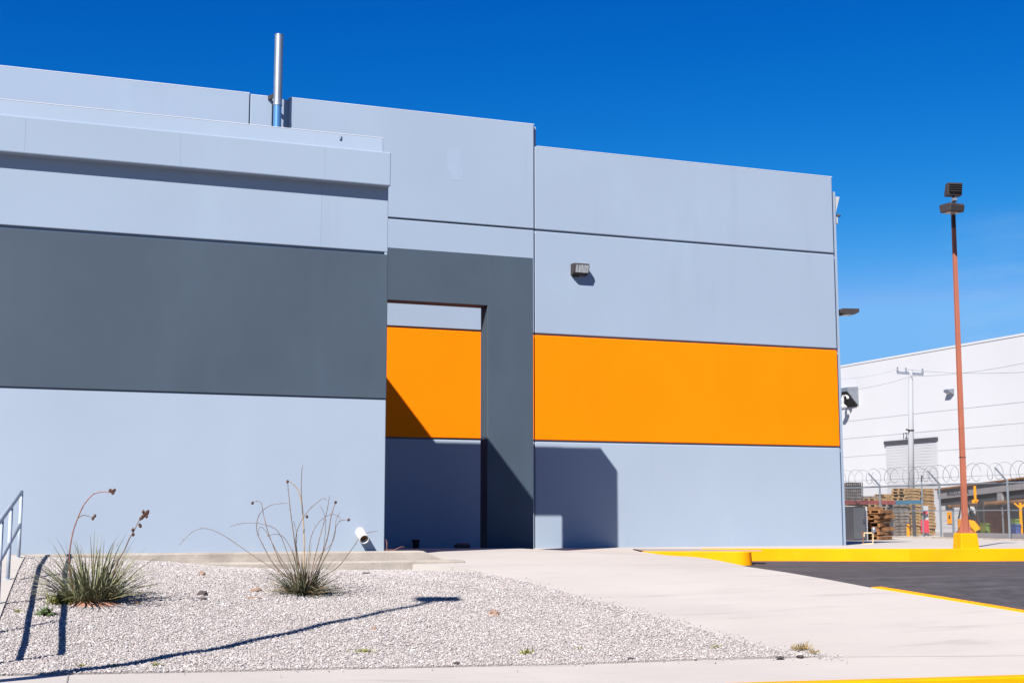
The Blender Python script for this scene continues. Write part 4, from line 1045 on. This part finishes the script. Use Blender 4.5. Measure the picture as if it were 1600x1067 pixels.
MB().obox((c.x, c.y, (c.z+zt2)/2), RGT*hw*.9, ff*.27, (0, 0, (zt2-c.z)*.46)).build('load', M['greywood'], dc)
c = P(1444, 836, 56); rp = thing('fire_panel', (c.x, c.y, -.13), 'red fire-hose panel on a white post by the shed', 'fire panel')
MB().bar((c.x+.12, c.y, -.2), (c.x+.12, c.y, P(1444, 790, 56).z), .16).build('post', M['whwall'], rp)
z0, z1 = P(1444, 832, 56).z, P(1444, 812, 56).z
MB().obox(Vector((c.x, c.y, (z0+z1)/2))-ff*.14, RGT*.16, ff*.03, (0, 0, (z1-z0)/2)).build('panel', M['red'], rp)
z0, z1 = P(1444, 803, 56).z, P(1444, 797, 56).z
MB().obox(Vector((c.x, c.y, (z0+z1)/2))-ff*.14+RGT*.04, RGT*.09, ff*.02, (0, 0, (z1-z0)/2)).build('sign', M['red'], rp)
c = P(1419.5, 840, 53); t = thing('bollard', (c.x, c.y, -.13), 'yellow bollard among the stacked pallets', 'bollard')
MB().tube([(c.x, c.y, -.2), (c.x, c.y, .32)], .065, 12).build('post', M['yellow'], t); MB().tube([(c.x, c.y, .32), (c.x, c.y, .36), (c.x, c.y, .375)], [.065, .05, .02], 12).build('cap', M['yellow'], t)
gd = 34.5
gp = thing('gas_riser', P(1349, 851, gd), 'cream gas pipe loop with a grey meter at the end of the building', 'gas pipe')
m = MB(); m.tube([P(1334, 850.5, gd), P(1364, 849, gd)], .017, 8); m.tube([P(1364, 850, gd), P(1364.3, 832.5, gd)], .017, 8); m.tube([P(1364, 832.5, gd), P(1350, 832.5, gd)], .017, 8); m.tube([P(1350, 832, gd), P(1350.3, 838, gd)], .02, 8); m.build('pipe', M['conduit'], gp)
MB().tube([P(1349, 849, gd), P(1348.5, 834, gd)], .016, 8).build('pipe', M['stalkred'], gp)
MB().tube([P(1364.5, 833, gd), P(1364.7, 830, gd), P(1365.2, 826, gd), P(1365.4, 823.5, gd)], [.025, .06, .06, .03], 12).build('meter', M['galv'], gp)
MB().tube([P(1347.3, 832.2, gd), P(1347.3, 829.8, gd)], [.035, .02], 10).build('valve', M['redbeam'], gp)
# lone thin corner post with a bent arm
p = P(1443.3, 841, 51.5); t = thing('fence_post', (p.x, p.y, -.13), 'thin dark corner post with a bent arm left of the second fence post', 'post')
MB().tube([(p.x, p.y, -.2), (p.x, p.y, P(1443, 750, 51.5).z)], .028, 8).build('post', M['fence'], t)
MB().bar((p.x, p.y, P(1443, 750, 51.5).z), P(1440.5, 741.5, 51.5), .05).build('arm', M['fence'], t)
